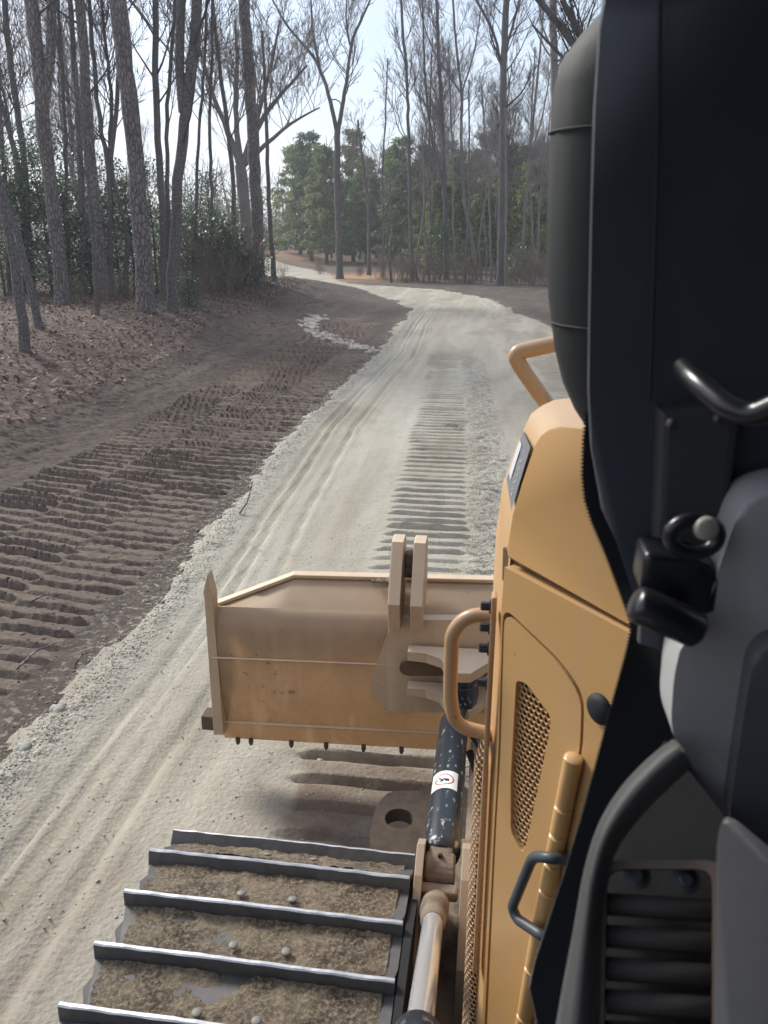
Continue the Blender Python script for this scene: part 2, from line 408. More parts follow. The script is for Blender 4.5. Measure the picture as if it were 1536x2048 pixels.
# churned gravel beside it
band = sm(.27, .20, np.abs(X - cx - .60 - .04 * (vnoise(Y * 2, Y * 0, 77) - .5))) * sm(21, 15, Y) * sm(1, 2, Y)
Z += fr_ * band * (.055 * lump + .04 * fine)
t2_, mk2 = treads(X - cx - .60, Y, .40, .182, .8, 79); Z += fr_ * mk2 * t2_ * .014 * sm(16, 9, Y)
# second pass on the far side of the road
cx2 = np.interp(Y, [0, 12, 18, 24, 30], [1.45, 1.40, 1.15, .55, -.3])
t3_, mk3 = treads(X - cx2, Y, .70, .182, .6, 83); Z += fr_ * mk3 * t3_ * .020 * sm(24, 18, Y) * (vnoise(X, Y * .7, 84) > .35)
# dirt: clods and three overlapping passes
dirt = (~isroad & ~islit).astype(float)
Z += dirt * near * (.040 * lump + .022 * fine) * (.5 + .9 * fbm(X * .7, Y * .5, 35, 2))
dm = np.zeros_like(X)
for k, (xa, xb, yaw, ya, yb, amp, pit) in enumerate(((-4.42, -4.75, -.055, 2, 26, .078, .172), (-3.68, -3.95, -.07, 2, 25, .082, .176), (-2.98, -3.2, -.03, 3, 18, .060, .170),
                                                    (-6.55, -6.6, .0, 6.5, 10.4, .085, .172), (-5.25, -5.3, .03, 2, 7.5, .060, .172), (-4.1, -4.2, .06, 8, 25, .020, .18))):
    c_ = np.interp(Y, [2, 25], [xa, xb]); u = X - c_; vv = Y - yaw * 1.0 * u * 3
    t, mk = treads(u, vv, .74, pit, .24, 101 + 17 * k)
    a_ = amp * (1 + .045 * np.clip(Y - 7, 0, 14)) * sm(ya, ya + 1, Y) * sm(yb, yb - 3, Y) * (.70 + .5 * sm(.3, .6, fbm(X * .5, Y * .35, 107 + k, 3)))
    Z += dirt * mk * t * a_; dm = np.maximum(dm, mk * sm(0, .02, a_))
    # imprints that run a little way onto the gravel edge
    if k == 2: Z += fr_ * sm(.45, .1, d_road) * mk * t * a_ * .6
# smooth wide skid between band and litter
Z += dirt * near * sm(-4.7, -5.6, X) * (.045 * lump + .035 * fine)
skid = np.exp(-((X + 5.55 + .05 * (Y - 9)) / .35) ** 2) * sm(5, 8, Y) * sm(20, 14, Y)
Z -= dirt * skid * .035
isstr = (ds > 0) & ~isroad
Z += isstr * .02 + (islit * (.05 * lump + .03 * fine) * near)
V = np.stack([X, Y, Z], -1).reshape(-1, 3)
idx = np.arange(nx * ny).reshape(ny, nx)
Q = np.stack([idx[:-1, :-1], idx[:-1, 1:], idx[1:, 1:], idx[1:, :-1]], -1).reshape(-1, 4)
def q4(a): return (a[:-1, :-1].astype(int) + a[:-1, 1:] + a[1:, 1:] + a[1:, :-1]).reshape(-1) >= 2
cls = np.where(q4(isroad) , 0, np.where(q4(isstr), 3, np.where(q4(islit), 2, 1)))
clay = .8 * np.exp(-(((X + 9.5) / 3.2) ** 2 + ((Y - 55) / 6) ** 2)) + .9 * np.exp(-(((X + 19) / 4) ** 2 + ((Y - 54) / 5) ** 2)) + .5 * sm(74, 88, Y) * sm(-12, -20, X)
wet = fbm(X * .5, Y * .3, 91, 4)
soilroad = 1.3 * sm(3.35, 2.9, Y + .25 * (fbm(X * 4, Y * 4, 95, 3) - .5)) * sm(.46, .36, np.abs(X - cx - .10 + .1 * (fbm(X * 5, Y * 5, 96, 3) - .5))) + .35 * sm(.5, .72, fbm(X * 1.7, Y * .55, 93, 4))
attrs = {'gravel': np.clip(shoulder * .8 + band * .75, 0, 1), 'soil': np.clip(soilroad, 0, 1), 'edge': d_road, 'clay': np.clip(clay, 0, 1), 'tread': np.clip(dm + roadtread, 0, 1), 'wet': wet}
def ground_piece(name, k, mat):
    F = Q[cls == k] if not isinstance(k, tuple) else Q[np.isin(cls, k)]
    used = np.unique(F); rem = np.zeros(len(V), np.int32); rem[used] = np.arange(len(used))
    me = from_arrays(name, V[used], rem[F], mat, smooth=True)
    for an, a in attrs.items():
        at = me.attributes.new(an, 'FLOAT', 'POINT'); at.data.foreach_set('value', a.reshape(-1)[used].astype(np.float32))
    return tag(mesh_obj(name, me), kind='structure')
def attr(n, name): return nd(n, 'ShaderNodeAttribute', attribute_name=name).outputs['Fac']
# gravel road
m, n, b = new_mat('crushed_stone_road'); v = objco(n)
mp = nd(n, 'ShaderNodeMapping', {'Vector': v, 'Scale': (1.9, .16, 1)}); big = noise(n, mp.outputs[0], 1.0, 6, .6); mid = noise(n, v, 4, 5, .65); sml = noise(n, v, 38, 4, .7)
vo = nd(n, 'ShaderNodeTexVoronoi', {'Vector': v, 'Scale': 46}); stone = nd(n, 'ShaderNodeSeparateColor', {0: vo.outputs['Color']}).outputs[0]
c = ramp(n, big, [(.32, (.295, .257, .192)), (.5, (.395, .353, .28)), (.66, (.465, .432, .365))])
c = mixc(n, ramp(n, mid, [(.5, 0.0), (.75, .55)]), c, (.31, .275, .205))
gr = ramp(n, stone, [(.0, (.25, .226, .178)), (.5, (.375, .345, .28)), (1.0, (.48, .452, .39))])
gf = mth(n, 'ADD', mth(n, 'MULTIPLY', attr(n, 'gravel'), .8), .16, True)
c = mixc(n, gf, c, gr)
c = mixc(n, mth(n, 'MULTIPLY', attr(n, 'soil'), ramp(n, mid, [(.3, .55), (.55, 1.0)])), c, (.17, .122, .088))
c = mixc(n, mth(n, 'MULTIPLY', attr(n, 'clay'), .25), c, (.66, .50, .34))
c = mixc(n, mth(n, 'MULTIPLY', ramp(n, sml, [(.45, 0.0), (.62, 1.0)]), .22), c, (.26, .22, .16))
n.links.new(c, b.inputs['Base Color']); b.inputs['Roughness'].default_value = .93
hh = mth(n, 'ADD', mth(n, 'MULTIPLY', sml, .7), mth(n, 'MULTIPLY', vo.outputs['Distance'], mth(n, 'ADD', gf, .1)))
bump(n, b, hh, .75, .015); M['road'] = m
# bare soil
m, n, b = new_mat('bare_soil'); v = objco(n)
big = noise(n, v, .7, 5, .6); mid = noise(n, v, 5, 5, .65); sml = noise(n, v, 30, 5, .75)
mp = nd(n, 'ShaderNodeMapping', {'Vector': v, 'Scale': (1.6, .35, 1)}); big = noise(n, mp.outputs[0], .9, 6, .65)
c = ramp(n, big, [(.3, (.052, .037, .028)), (.52, (.092, .067, .051)), (.70, (.15, .112, .086))])
c = mixc(n, ramp(n, mid, [(.45, 0.0), (.72, .7)]), c, (.15, .112, .085))
c = mixc(n, mth(n, 'MULTIPLY', attr(n, 'tread'), .42), c, (.30, .228, .178))
c = mixc(n, ramp(n, sml, [(.38, .0), (.7, .5)]), c, (.060, .042, .034))
cr_ = mth(n, 'MULTIPLY', ramp(n, noise(n, v, 21, 4, .7), [(.54, 0.0), (.62, 1.0)]), ramp(n, mth(n, 'ADD', attr(n, 'edge'), .5), [(.0, 0.0), (.45, .75)]))
c = mixc(n, cr_, c, (.40, .375, .31))
c = mixc(n, attr(n, 'clay'), c, (.46, .255, .125))
n.links.new(c, b.inputs['Base Color']); b.inputs['Roughness'].default_value = .95
bump(n, b, mth(n, 'ADD', sml, mid), .9, .022); M['dirt'] = m
# leaf-strewn forest floor
m, n, b = new_mat('leaf_litter_floor'); v = objco(n)
vo = nd(n, 'ShaderNodeTexVoronoi', {'Vector': v, 'Scale': 13, 'Randomness': 1.0})
lf = nd(n, 'ShaderNodeSeparateColor', {0: vo.outputs['Color']}).outputs[0]
c = ramp(n, lf, [(.0, (.040, .024, .019)), (.4, (.085, .051, .038)), (.75, (.125, .080, .060)), (1.0, (.20, .136, .104))])
c = mixc(n, ramp(n, noise(n, v, .6, 4), [(.35, .0), (.65, .6)]), c, (.060, .042, .034))
n.links.new(c, b.inputs['Base Color']); b.inputs['Roughness'].default_value = .9
bump(n, b, mth(n, 'ADD', lf, noise(n, v, 20, 4)), .9, .03); M['floor'] = m
# spilled sand
m, n, b = new_mat('spilled_sand'); v = objco(n)
c = ramp(n, noise(n, v, 6, 5, .7), [(.38, (.17, .13, .105)), (.6, (.48, .44, .38))])
n.links.new(c, b.inputs['Base Color']); b.inputs['Roughness'].default_value = .95; bump(n, b, noise(n, v, 30, 4), .8, .02); M['sand'] = m
ground_piece('gravel_road', 0, M['road']); ground_piece('ground', 1, M['dirt']); ground_piece('forest_floor', 2, M['floor']); ground_piece('sand_path', 3, M['sand'])

def zat(x, y):
    """height of the built ground under points"""
    x = np.atleast_1d(np.asarray(x, float)); y = np.atleast_1d(np.asarray(y, float))
    i = np.clip(np.searchsorted(xs, x) - 1, 0, nx - 2); j = np.clip(np.searchsorted(ys, y) - 1, 0, ny - 2)
    a = (x - xs[i]) / (xs[i + 1] - xs[i]); c = (y - ys[j]) / (ys[j + 1] - ys[j])
    return Z[j, i] * (1 - a) * (1 - c) + Z[j, i + 1] * a * (1 - c) + Z[j + 1, i] * (1 - a) * c + Z[j + 1, i + 1] * a * c

# stones: small rough polyhedra
ICO_V = np.array([(1, 0, 0), (-1, 0, 0), (0, 1, 0), (0, -1, 0), (.2, .1, 1), (-.1, .1, -1)], float)
ICO_F = np.array([(0, 2, 4), (2, 1, 4), (1, 3, 4), (3, 0, 4), (2, 0, 5), (1, 2, 5), (3, 1, 5), (0, 3, 5)])
def pebbles(px, py, size, sink=.35):
    k = len(px); pz = zat(px, py)
    s = size[:, None, None] * rng.uniform(.6, 1.25, (k, 1, 3)) * rng.uniform(.8, 1.15, (k, len(ICO_V), 1)) * np.array([1, 1, .55])
    a = rng.uniform(0, 6.28, k); ca, sa = np.cos(a), np.sin(a)
    P = ICO_V[None] * s
    x_ = P[..., 0] * ca[:, None] - P[..., 1] * sa[:, None]; y_ = P[..., 0] * sa[:, None] + P[..., 1] * ca[:, None]
    P = np.stack([x_ + px[:, None], y_ + py[:, None], P[..., 2] + (pz + size * sink)[:, None]], -1).reshape(-1, 3)
    F = (ICO_F[None] + (np.arange(k) * len(ICO_V))[:, None, None]).reshape(-1, 3)
    return P, F
def stonemat(name, cols):
    m, n, b = new_mat(name); g = n.nodes.new('ShaderNodeNewGeometry')
    c = ramp(n, g.outputs['Random Per Island'], [(i / (len(cols) - 1), q) for i, q in enumerate(cols)])
    n.links.new(c, b.inputs['Base Color']); b.inputs['Roughness'].default_value = .9
    bump(n, b, noise(n, objco(n), 60, 3), .5, .004); return m
M['gravel'] = stonemat('crushed_stone', [(.30, .27, .21), (.40, .37, .30), (.35, .32, .25), (.52, .50, .45), (.44, .41, .345)])
M['clod'] = stonemat('soil_clod', [(.10, .072, .058), (.16, .116, .094), (.22, .165, .135), (.13, .094, .075)])
k = 5500; t = rng.uniform(2.4, 21, k) ** 1.0; t = 2.4 + (t - 2.4) ** 2 / 18.6 * 1.0
ex = np.interp(t, ROAD[1:9, 1], ROAD[1:9, 0]); off = rng.normal(.08, .085, k)
P1, F1 = pebbles(ex + off, t, rng.uniform(.002, .008, k) * (1 + .045 * t))
k2 = 2200; t2 = 2.4 + rng.uniform(0, 1, k2) ** 1.6 * 14; c2 = np.interp(t2, [0, 6.5, 11.9, 18], [-.50, -.52, -.75, -1.12])
P2, F2 = pebbles(c2 + .60 + rng.normal(0, .15, k2), t2, rng.uniform(.004, .011, k2))
k3 = 1500; t3 = 2.0 + rng.uniform(0, 1, k3) ** 1.5 * 12; P3, F3 = pebbles(rng.uniform(-2.2, 0, k3), t3, rng.uniform(.003, .008, k3))
PP = np.concatenate([P1, P2, P3]); FF = np.concatenate([F1, F2 + len(P1), F3 + len(P1) + len(P2)])
tag(mesh_obj('gravel', from_arrays('gravel', PP, FF, M['gravel'], smooth=True)), 'loose pale crushed stone along the road edge and ruts', 'gravel', kind='stuff')
k = 4200; cy_ = 2.4 + rng.uniform(0, 1, k) ** 1.6 * 22; cx_ = np.interp(cy_, ROAD[1:9, 1], ROAD[1:9, 0]) - np.abs(rng.normal(0, 1.7, k)) - .03
P, F = pebbles(cx_, cy_, rng.uniform(.004, .016, k) * (1 + .015 * cy_), .1)
tag(mesh_obj('dirt', from_arrays('dirt', P, F, M['clod'])), 'crumbled dark soil clods churned up beside the road', 'soil', kind='stuff')
# a few stones big enough to pick out
for (x, y, z), s, lab in zip([(-2.2687,3.325,-0.0022),(-2.2553,2.9823,-0.0073),(-0.9016,7.0083,-0.0057),(-0.7663,3.1476,-0.0104),(-2.3045,3.341,-0.0035)], (.036, .034, .018, .018, .024),
        ('white rounded stone on the gravel edge beside dark soil', 'pale stone half buried at the road edge near the track', 'small white stone lying beside the tread marks on the road',
         'small pale stone on the road below the blade end', 'grey flat stone touching the white rounded stone at the gravel edge')):
    bm = bmesh.new(); bmesh.ops.create_icosphere(bm, subdivisions=3, radius=s)
    for vtx in bm.verts:
        q = vtx.co.normalized(); vtx.co *= 1 + .22 * math.sin(q.x * 3 + s * 90) * math.cos(q.y * 4) + .12 * math.sin(q.z * 7 + q.x * 5); vtx.co.z *= .62
    zz_ = float(zat(x, y)[0])
    o = from_bm('stone', bm, simple('pale_stone', (.40, .38, .335), .9, 0, .25, 20, .3), smooth=True, loc=(x, y, zz_ + s * .12))
    tag(o, lab, 'stone', 'loose stones by the road')
# fallen leaves
def cards(P, size, aspect=.6, tilt=1.0, mats=None, curl=.25, N=None):
    """leaf-shaped quads scattered at P"""
    k = len(P)
    nrm = rng.normal(0, tilt, (k, 3)) + np.array([0, 0, 1.0]) if N is None else N
    nrm /= np.linalg.norm(nrm, axis=1)[:, None]
    a = rng.normal(0, 1, (k, 3)); u = np.cross(nrm, a); u /= np.linalg.norm(u, axis=1)[:, None]; v = np.cross(nrm, u)
    s = (size * rng.uniform(.6, 1.3, k))[:, None]
    q = np.stack([P - u * s, P + v * s * aspect - nrm * s * curl * 0, P + u * s + nrm * s * curl, P - v * s * aspect + nrm * s * curl * .5], 1)
    return q.reshape(-1, 3), np.arange(4 * k).reshape(-1, 4)
k = 64000; lx = rng.uniform(-30, -5.6, k); ly = 4 + rng.uniform(0, 1, k) ** 1.3 * 40
kd = sdist(LITTER, lx, ly) + (fbm(lx * .9, ly * .7, 5, 4) - .5) * 1.6
kp = (kd > -.1) | ((kd > -1.1) & (rng.uniform(0, 1, k) < .10)); lx, ly = lx[kp], ly[kp]
P = np.stack([lx, ly, zat(lx, ly) + rng.uniform(.005, .05, len(lx))], -1)
v_, f_ = cards(P, .042, .62, .5)
tag(mesh_obj('leaves', from_arrays('leaves', v_, f_, M['dryleaf'])), 'brown fallen leaves covering the forest floor under the pines', 'leaf litter', kind='stuff')

# ------------------------------------------------------------------ trees
class Tubes:
    def __init__(self): self.V = []; self.F = []; self.n = 0
    def add(self, pts, rad, k):
        pts = np.asarray(pts, float); m = len(pts)
        d = np.gradient(pts, axis=0); d /= np.linalg.norm(d, axis=1)[:, None] + 1e-9
        a = np.array([1.0, 0.13, 0.07]) if abs(d[0][0]) < .8 else np.array([.1, 1.0, .05])
        u = np.cross(d, a); u /= np.linalg.norm(u, axis=1)[:, None] + 1e-9; v = np.cross(d, u)
        th = np.arange(k) * 2 * np.pi / k
        ring = u[:, None] * np.cos(th)[None, :, None] + v[:, None] * np.sin(th)[None, :, None]
        P = pts[:, None] + ring * np.asarray(rad)[:, None, None]
        i = np.arange(m - 1)[:, None] * k; j = np.arange(k)[None]; jn = (j + 1) % k
        F = np.stack([i + j, i + jn, i + k + jn, i + k + j], -1).reshape(-1, 4) + self.n
        self.V.append(P.reshape(-1, 3)); self.F.append(F); self.n += m * k
    def mesh(self, name, mat): return from_arrays(name, np.concatenate(self.V), np.concatenate(self.F), mat, smooth=True)
def resample(P, step):
    P = np.asarray(P, float); L = np.r_[0, np.cumsum(np.linalg.norm(np.diff(P, axis=0), axis=1))]
    n = max(3, int(L[-1] / step) + 1); t = np.linspace(0, L[-1], n)
    # gentle smoothing of the corners
    Q = np.stack([np.interp(t, L, P[:, i]) for i in range(3)], -1)
    for _ in range(2): Q[1:-1] = (Q[:-2] + 2 * Q[1:-1] + Q[2:]) / 4
    return Q
def grow(T, p, d, length, r, level, maxlev, rs, droop=.0, spread=.75, density=1.0, up=.12):
    """one limb and its side branches"""
    n = max(3, int(length / (.5 if level < 2 else .28)) + 1); seg = length / n
    pts = [np.array(p, float)]; d = np.array(d, float); d /= np.linalg.norm(d)
    wand = .13 if level < 2 else .20
    for i in range(n):
        d = d + rs.normal(0, wand, 3) + np.array([0, 0, up]); d /= np.linalg.norm(d); pts.append(pts[-1] + d * seg)
    pts = np.array(pts); tt = np.linspace(0, 1, n + 1); rad = r * (1 - .80 * tt) + .0015
    T.add(pts, rad, 6 if r > .05 else (4 if r > .018 else 3))
    if level >= maxlev: return
    k = int((3.5 + length * (2.0 if level < 2 else 3.0)) * density)
    for j in range(k):
        t = rs.uniform(.22, 1.0); i = min(n - 1, int(t * n)); q = pts[i] + (pts[i + 1] - pts[i]) * (t * n - i)
        ax = pts[i + 1] - pts[i]; ax /= np.linalg.norm(ax)
        s = rs.normal(0, 1, 3); s -= ax * s.dot(ax); s /= np.linalg.norm(s)
        a = rs.uniform(.45, 1.0) * spread
        nd_ = ax * math.cos(a) + s * math.sin(a)
        grow(T, q, nd_, length * rs.uniform(.30, .58) * (1.1 - .45 * t), max(.0075, r * (1 - .8 * t) * rs.uniform(.45, .7)), level + 1, maxlev, rs, droop, spread, density, up)
def base_flare(L, r): return r * (1 + .30 * np.exp(-L / .35))
def trunk_tube(T, P, r0, r1, k=12, flare=True, seed=0):
    Q = resample(P, .45); L = np.r_[0, np.cumsum(np.linalg.norm(np.diff(Q, axis=0), axis=1))]
    rs = np.random.default_rng(seed); Q[1:-1] += rs.normal(0, .012 + r0 * .03, (len(Q) - 2, 3)) * np.array([1, 1, 0])
    rad = np.interp(L, [0, L[-1]], [r0, r1]); rad = rad * (1 + rs.normal(0, .025, len(rad)))
    if flare: rad = base_flare(L, rad)
    if flare: Q[0, 2] -= .15
    T.add(Q, rad, k); return Q, np.interp(L, [0, L[-1]], [r0, r1])
def limbs(T, Q, rad, z0, z1, n, lmin, lmax, rs, maxlev=3, ang=(.5, 1.0), density=1.0, up=.12, spread=.75):
    zs = Q[:, 2]
    for j in range(n):
        z = rs.uniform(z0, z1); i = int(np.clip(np.searchsorted(zs, z), 1, len(Q) - 1)); p = Q[i - 1] + (Q[i] - Q[i - 1]) * ((z - zs[i - 1]) / max(1e-6, zs[i] - zs[i - 1]))
        a = rs.uniform(0, 6.283); e = rs.uniform(*ang)
        grow(T, p, (math.cos(a) * math.sin(e), math.sin(a) * math.sin(e), math.cos(e)), rs.uniform(lmin, lmax) * (1.15 - .5 * (z - z0) / max(.1, z1 - z0)), max(.012, rad[i] * rs.uniform(.16, .34)), 1, maxlev, rs, 0, spread, density, up)
def tree(name, P, w0, w1, label, cat, group, bk, tw, forks=(), limb=None, seed=1, needles=None, extra_top=0.0, k=12):
    """P: trunk centre line in the place; forks: other stems (points, r0, r1); limb: arguments for side limbs"""
    base = np.array(P[0]); base[2] = float(zat(base[0], base[1])[0])
    root = empty(name, tuple(base)); tag(root, label, cat, group)
    P = np.array(P) - base; P[0] = 0
    if extra_top > 0:
        d = P[-1] - P[-2]; d /= np.linalg.norm(d); d = d * .6 + np.array([0, 0, .4]); P = np.vstack([P, P[-1] + d * extra_top / 2, P[-1] + d * extra_top])
    T = Tubes(); Q, rad = trunk_tube(T, P, w0, w1, k, True, seed); stems = [(Q, rad)]
    for pts, a, c in forks:
        pts = np.array(pts) - base; d = pts[-1] - pts[-2]; d /= np.linalg.norm(d)
        if extra_top > 0: pts = np.vstack([pts, pts[-1] + (d * .6 + np.array([0, 0, .4])) * extra_top * .7])
        stems.append(trunk_tube(T, pts, a, c, max(6, k - 4), False, seed + 5))
    mesh_obj('trunk', T.mesh('trunk', bk), root)
    rs = np.random.default_rng(seed * 31 + 5)
    if limb:
        B = Tubes()
        for Q, rad in stems:
            z0, z1 = limb.get('z0', 3), min(Q[-1, 2], limb.get('z1', 99)); zl = max(z0, Q[0, 2] + .1)
            if z1 > zl: limbs(B, Q, rad, zl, z1, limb['n'], limb['lmin'], limb['lmax'], rs, limb.get('lev', 3), limb.get('ang', (.5, 1.0)), limb.get('den', 1.0), limb.get('up', .12), limb.get('spread', .75))
        if B.n: mesh_obj('crown', B.mesh('crown', tw), root)
    if needles:
        o = mesh_obj('crown', needles, root); o.location = tuple(stems[0][0][-1] + np.array([0, 0, -3.5]))
    return root
# needle crown used high on the tall pines (above the picture) and, scaled, on the pines beyond the bend
def needle_crown(seed, h=9.0, rmax=3.2, clumps=120, per=34, s=.17, shape='round', mat=None):
    rs = np.random.default_rng(seed); P = []; N = []
    for c in range(clumps):
        t = rs.uniform(0, 1); a = rs.uniform(0, 6.283)
        rr = rmax * (math.sqrt(max(.02, 1 - (t * 1.05 - .25) ** 2)) * (1 - .55 * t)) * rs.uniform(.35, 1.0) * (1 + .25 * math.sin(a * 3 + seed) )
        ctr = np.array([rr * math.cos(a), rr * math.sin(a), t * h])
        q = rs.normal(0, 1, (per, 3)); q /= np.linalg.norm(q, axis=1)[:, None]
        P.append(ctr + q * rs.uniform(.15, 1.0, (per, 1)) * np.array([.62, .62, .36]) * (.75 + .5 * rs.uniform())); N.append(q + rs.normal(0, .5, (per, 3)) + np.array([0, 0, .5]))
    P = np.concatenate(P); N = np.concatenate(N)
    v, f = cards(P, s, .32, N=N, curl=.3); return from_arrays('crown', v, f, mat or M['needle'])
HIGH = [needle_crown(s, 8, 3.0, 60, 26, .20) for s in (3, 4)]

# --- the big pines at the edge of the wood
G = 'tall pines at the edge of the leaf covered bank'
tree('pine_tree', [(-11.5336,19.9639,0.7985),(-11.4471,19.976,2.0859),(-11.4544,19.975,3.4047),(-11.38,19.9854,4.8841),(-11.3617,19.988,6.1833),(-11.3026,19.9963,7.622)], .178, .132, 'thick forked pine trunk dividing high up, first big pine in from the saplings', 'tree', G, M['pinebark'], M['twig'],
     forks=[([(-11.5336,19.9639,0.7985),(-11.2534,20.0032,5.7567),(-10.9507,20.0458,7.0174),(-10.7995,20.067,7.8274)][1:], .12, .095)], seed=11, needles=HIGH[0], extra_top=9, k=18, limb=dict(n=3, lmin=1.5, lmax=3.0, z0=6.2, lev=3, ang=(.9, 1.4)))
tree('pine_tree', [(-11.7445,22.8055,0.7993),(-11.7508,22.8046,2.5847),(-11.6896,22.8133,4.7021),(-11.6061,22.825,6.6799),(-11.5158,22.8377,8.4266)], .145, .115, 'dark straight pine trunk between the forked pine and the widest pine', 'tree', G, M['pinebark'], M['twig'], seed=12, needles=HIGH[1], extra_top=9, k=16, limb=dict(n=5, lmin=1.2, lmax=2.6, z0=5, lev=3, ang=(.8, 1.3)))
tree('pine_tree', [(-8.7398,18.9665,0.7461),(-8.6734,18.9759,2.1094),(-8.6322,18.9816,3.8746),(-8.6249,18.9827,5.1387),(-8.6526,18.9788,6.1351),(-8.6575,18.9781,7.3852)], .205, .158, 'widest pine trunk with plated bark, tilting away from its leaning neighbour', 'tree', G, M['pinebark'], M['twig'], seed=13, needles=HIGH[0], extra_top=10, k=20)
tree('hardwood_tree', [(-8.2931,19.5613,0.676),(-8.0919,19.5896,2.3391),(-7.8409,19.6249,3.9122),(-7.5606,19.6643,5.2095),(-7.2937,19.7018,6.4384),(-7.0877,19.7307,7.5645)], .135, .10, 'smooth dark trunk leaning beside the widest pine and forking into two stems', 'tree', G, M['hardbark'], M['twig'],
     forks=[([(-8.2931,19.5613,0.676),(-7.6115,19.6571,5.306),(-7.6296,19.6546,6.4384),(-7.435,19.6819,7.6137)][1:], .11, .08)], seed=14, extra_top=7, k=16, limb=dict(n=8, lmin=1.6, lmax=4.2, z0=3.6, lev=3, ang=(.6, 1.1)))
tree('pine_tree', [(-9.442,31.1636,0.7991),(-9.3826,31.1719,4.0487),(-9.3813,31.1721,6.7757),(-9.4359,31.1645,9.0067),(-9.4566,31.1615,10.4673)], .24, .175, 'lone tall pine where the leaf covered bank meets the far bend of the road', 'tree', G, M['pinebark'], M['twig'], seed=15, needles=HIGH[1], extra_top=10, k=18)
tree('young_tree', [(-9.1142,32.2758,0.7846),(-9.1881,32.2654,2.6348),(-9.1799,32.2665,4.8172),(-9.1573,32.2697,6.8132)], .105, .05, 'slim trunk standing right against the lone pine by the far bend', 'tree', G, M['hardbark'], M['twig'], seed=16, extra_top=3, k=10, limb=dict(n=8, lmin=1, lmax=2.4, z0=4.5, lev=3))
G = 'saplings on the leaf covered bank'
tree('sapling', [(-8.1511,12.651,0.6484),(-8.0321,12.6677,1.7979),(-8.0671,12.6628,2.526),(-8.1396,12.6526,3.1896),(-8.1973,12.6445,3.8088)], .085, .05, 'bent grey sapling in front of all, rooted lowest on the leaf bank', 'tree', G, M['hardbark'], M['twig'], seed=17, extra_top=2, k=10, limb=dict(n=6, lmin=.6, lmax=1.6, z0=2.8, lev=3))
tree('sapling', [(-9.1227,14.8344,0.7852),(-9.2066,14.8227,1.8117),(-9.3262,14.8058,2.6668),(-9.4638,14.7865,3.2963),(-9.5726,14.7712,3.7786)], .075, .045, 'slanting grey sapling crossing behind the bent sapling on the bank', 'tree', G, M['hardbark'], M['twig'], seed=18, extra_top=2, k=10, limb=dict(n=5, lmin=.6, lmax=1.6, z0=3, lev=3))
tree('sapling', [(-9.23,17.4142,0.7917),(-9.1055,17.4317,2.3499),(-9.0847,17.4346,3.5762),(-9.0548,17.4388,4.4911)], .055, .028, 'thin bare sapling in front of the dark straight pine', 'tree', G, M['hardbark'], M['twig'], seed=19, extra_top=1.5, k=8, limb=dict(n=6, lmin=.6, lmax=1.4, z0=2.8, lev=3))
# --- trees deeper in that wood
G = 'bare trees deeper in the wood behind the big pines'
def deep(P, r0, label, seed, n=10, lm=(1.4, 3.2), pale=False, z0=4.0, top=5, forks=(), lev=3, den=.9):
    tree('bare_tree', P, r0 * .78, r0 * .42, label, 'tree', G, M['palebark'] if pale else M['hardbark'], M['paletwig'] if pale else M['twig'], forks=forks, seed=seed, extra_top=top, k=9, limb=dict(n=n, lmin=lm[0], lmax=lm[1], z0=z0, lev=lev, den=den, ang=(.45, 1.0)))
deep([(-15.0082,24.1745,0.8175),(-14.6337,24.2271,4.4039),(-14.6121,24.2302,5.1363),(-14.6322,24.2274,6.7306),(-14.5665,24.2366,8.5085)], .15, 'dark curving trunk behind the saplings, leaning outward at the top', 21, 9)
deep([(-14.733,23.5264,0.8143),(-14.3556,23.5795,4.6427),(-14.53,23.5549,5.2286),(-14.6986,23.5313,6.2667),(-14.8515,23.5098,7.0825)], .12, 'dark slanting trunk leaving the frame halfway up behind the saplings', 22, 8)
deep([(-13.0526,23.9511,0.8022),(-12.5847,24.0169,5.3578),(-12.5274,24.0249,6.9098),(-12.4102,24.0414,8.7515)], .13, 'slender trunk in the gap between forked pine and dark straight pine', 23, 10)
deep([(-12.2175,24.1104,0.7995),(-11.823,24.1658,4.5513),(-11.879,24.1579,5.0897),(-12.0066,24.14,5.8752),(-11.9563,24.1471,6.9949)], .11, 'thin forked tree just past the dark straight pine', 24, 9, forks=[([(-12.2175,24.1104,0.7995),(-11.7814,24.1716,4.6485),(-11.4673,24.2158,5.9421),(-11.2299,24.2492,6.9949)][1:], .07, .05)])
deep([(-10.8054,25.0586,0.7992),(-10.648,25.0807,3.4782),(-10.5828,25.0899,5.4471),(-10.5174,25.0991,7.0467),(-10.3308,25.1253,8.9449)], .16, 'ivy darkened upright trunk in the gap between widest pine and leaning trunk', 25, 14, (1.6, 3.8))
deep([(-10.8786,25.5627,0.7996),(-10.6338,25.5971,3.798),(-10.4614,25.6213,6.3227),(-10.1184,25.6695,7.8905)], .10, 'thin stem close behind the leaning trunk', 26, 9)
deep([(-9.7166,28.9828,0.7999),(-9.5335,29.0085,3.9433),(-9.612,28.9975,5.984),(-9.7816,28.9736,7.7904),(-9.8546,28.9634,9.1376)], .12, 'upright bare tree between the leaning trunk and the lone pine', 27, 14, (1.6, 3.6))
deep([(-10.3109,27.9351,0.8),(-10.0211,27.9758,3.7497),(-9.9474,27.9862,6.1177),(-9.665,28.0259,8.3509)], .09, 'slim bare tree standing in the brushy gap beyond the leaning trunk', 28, 12)
deep([(-14.0918,24.9643,0.8086),(-13.8372,25.0001,3.6418),(-13.507,25.0465,6.509),(-13.3681,25.066,8.3876)], .09, 'slim bare stem right beside the forked pine', 29, 8)
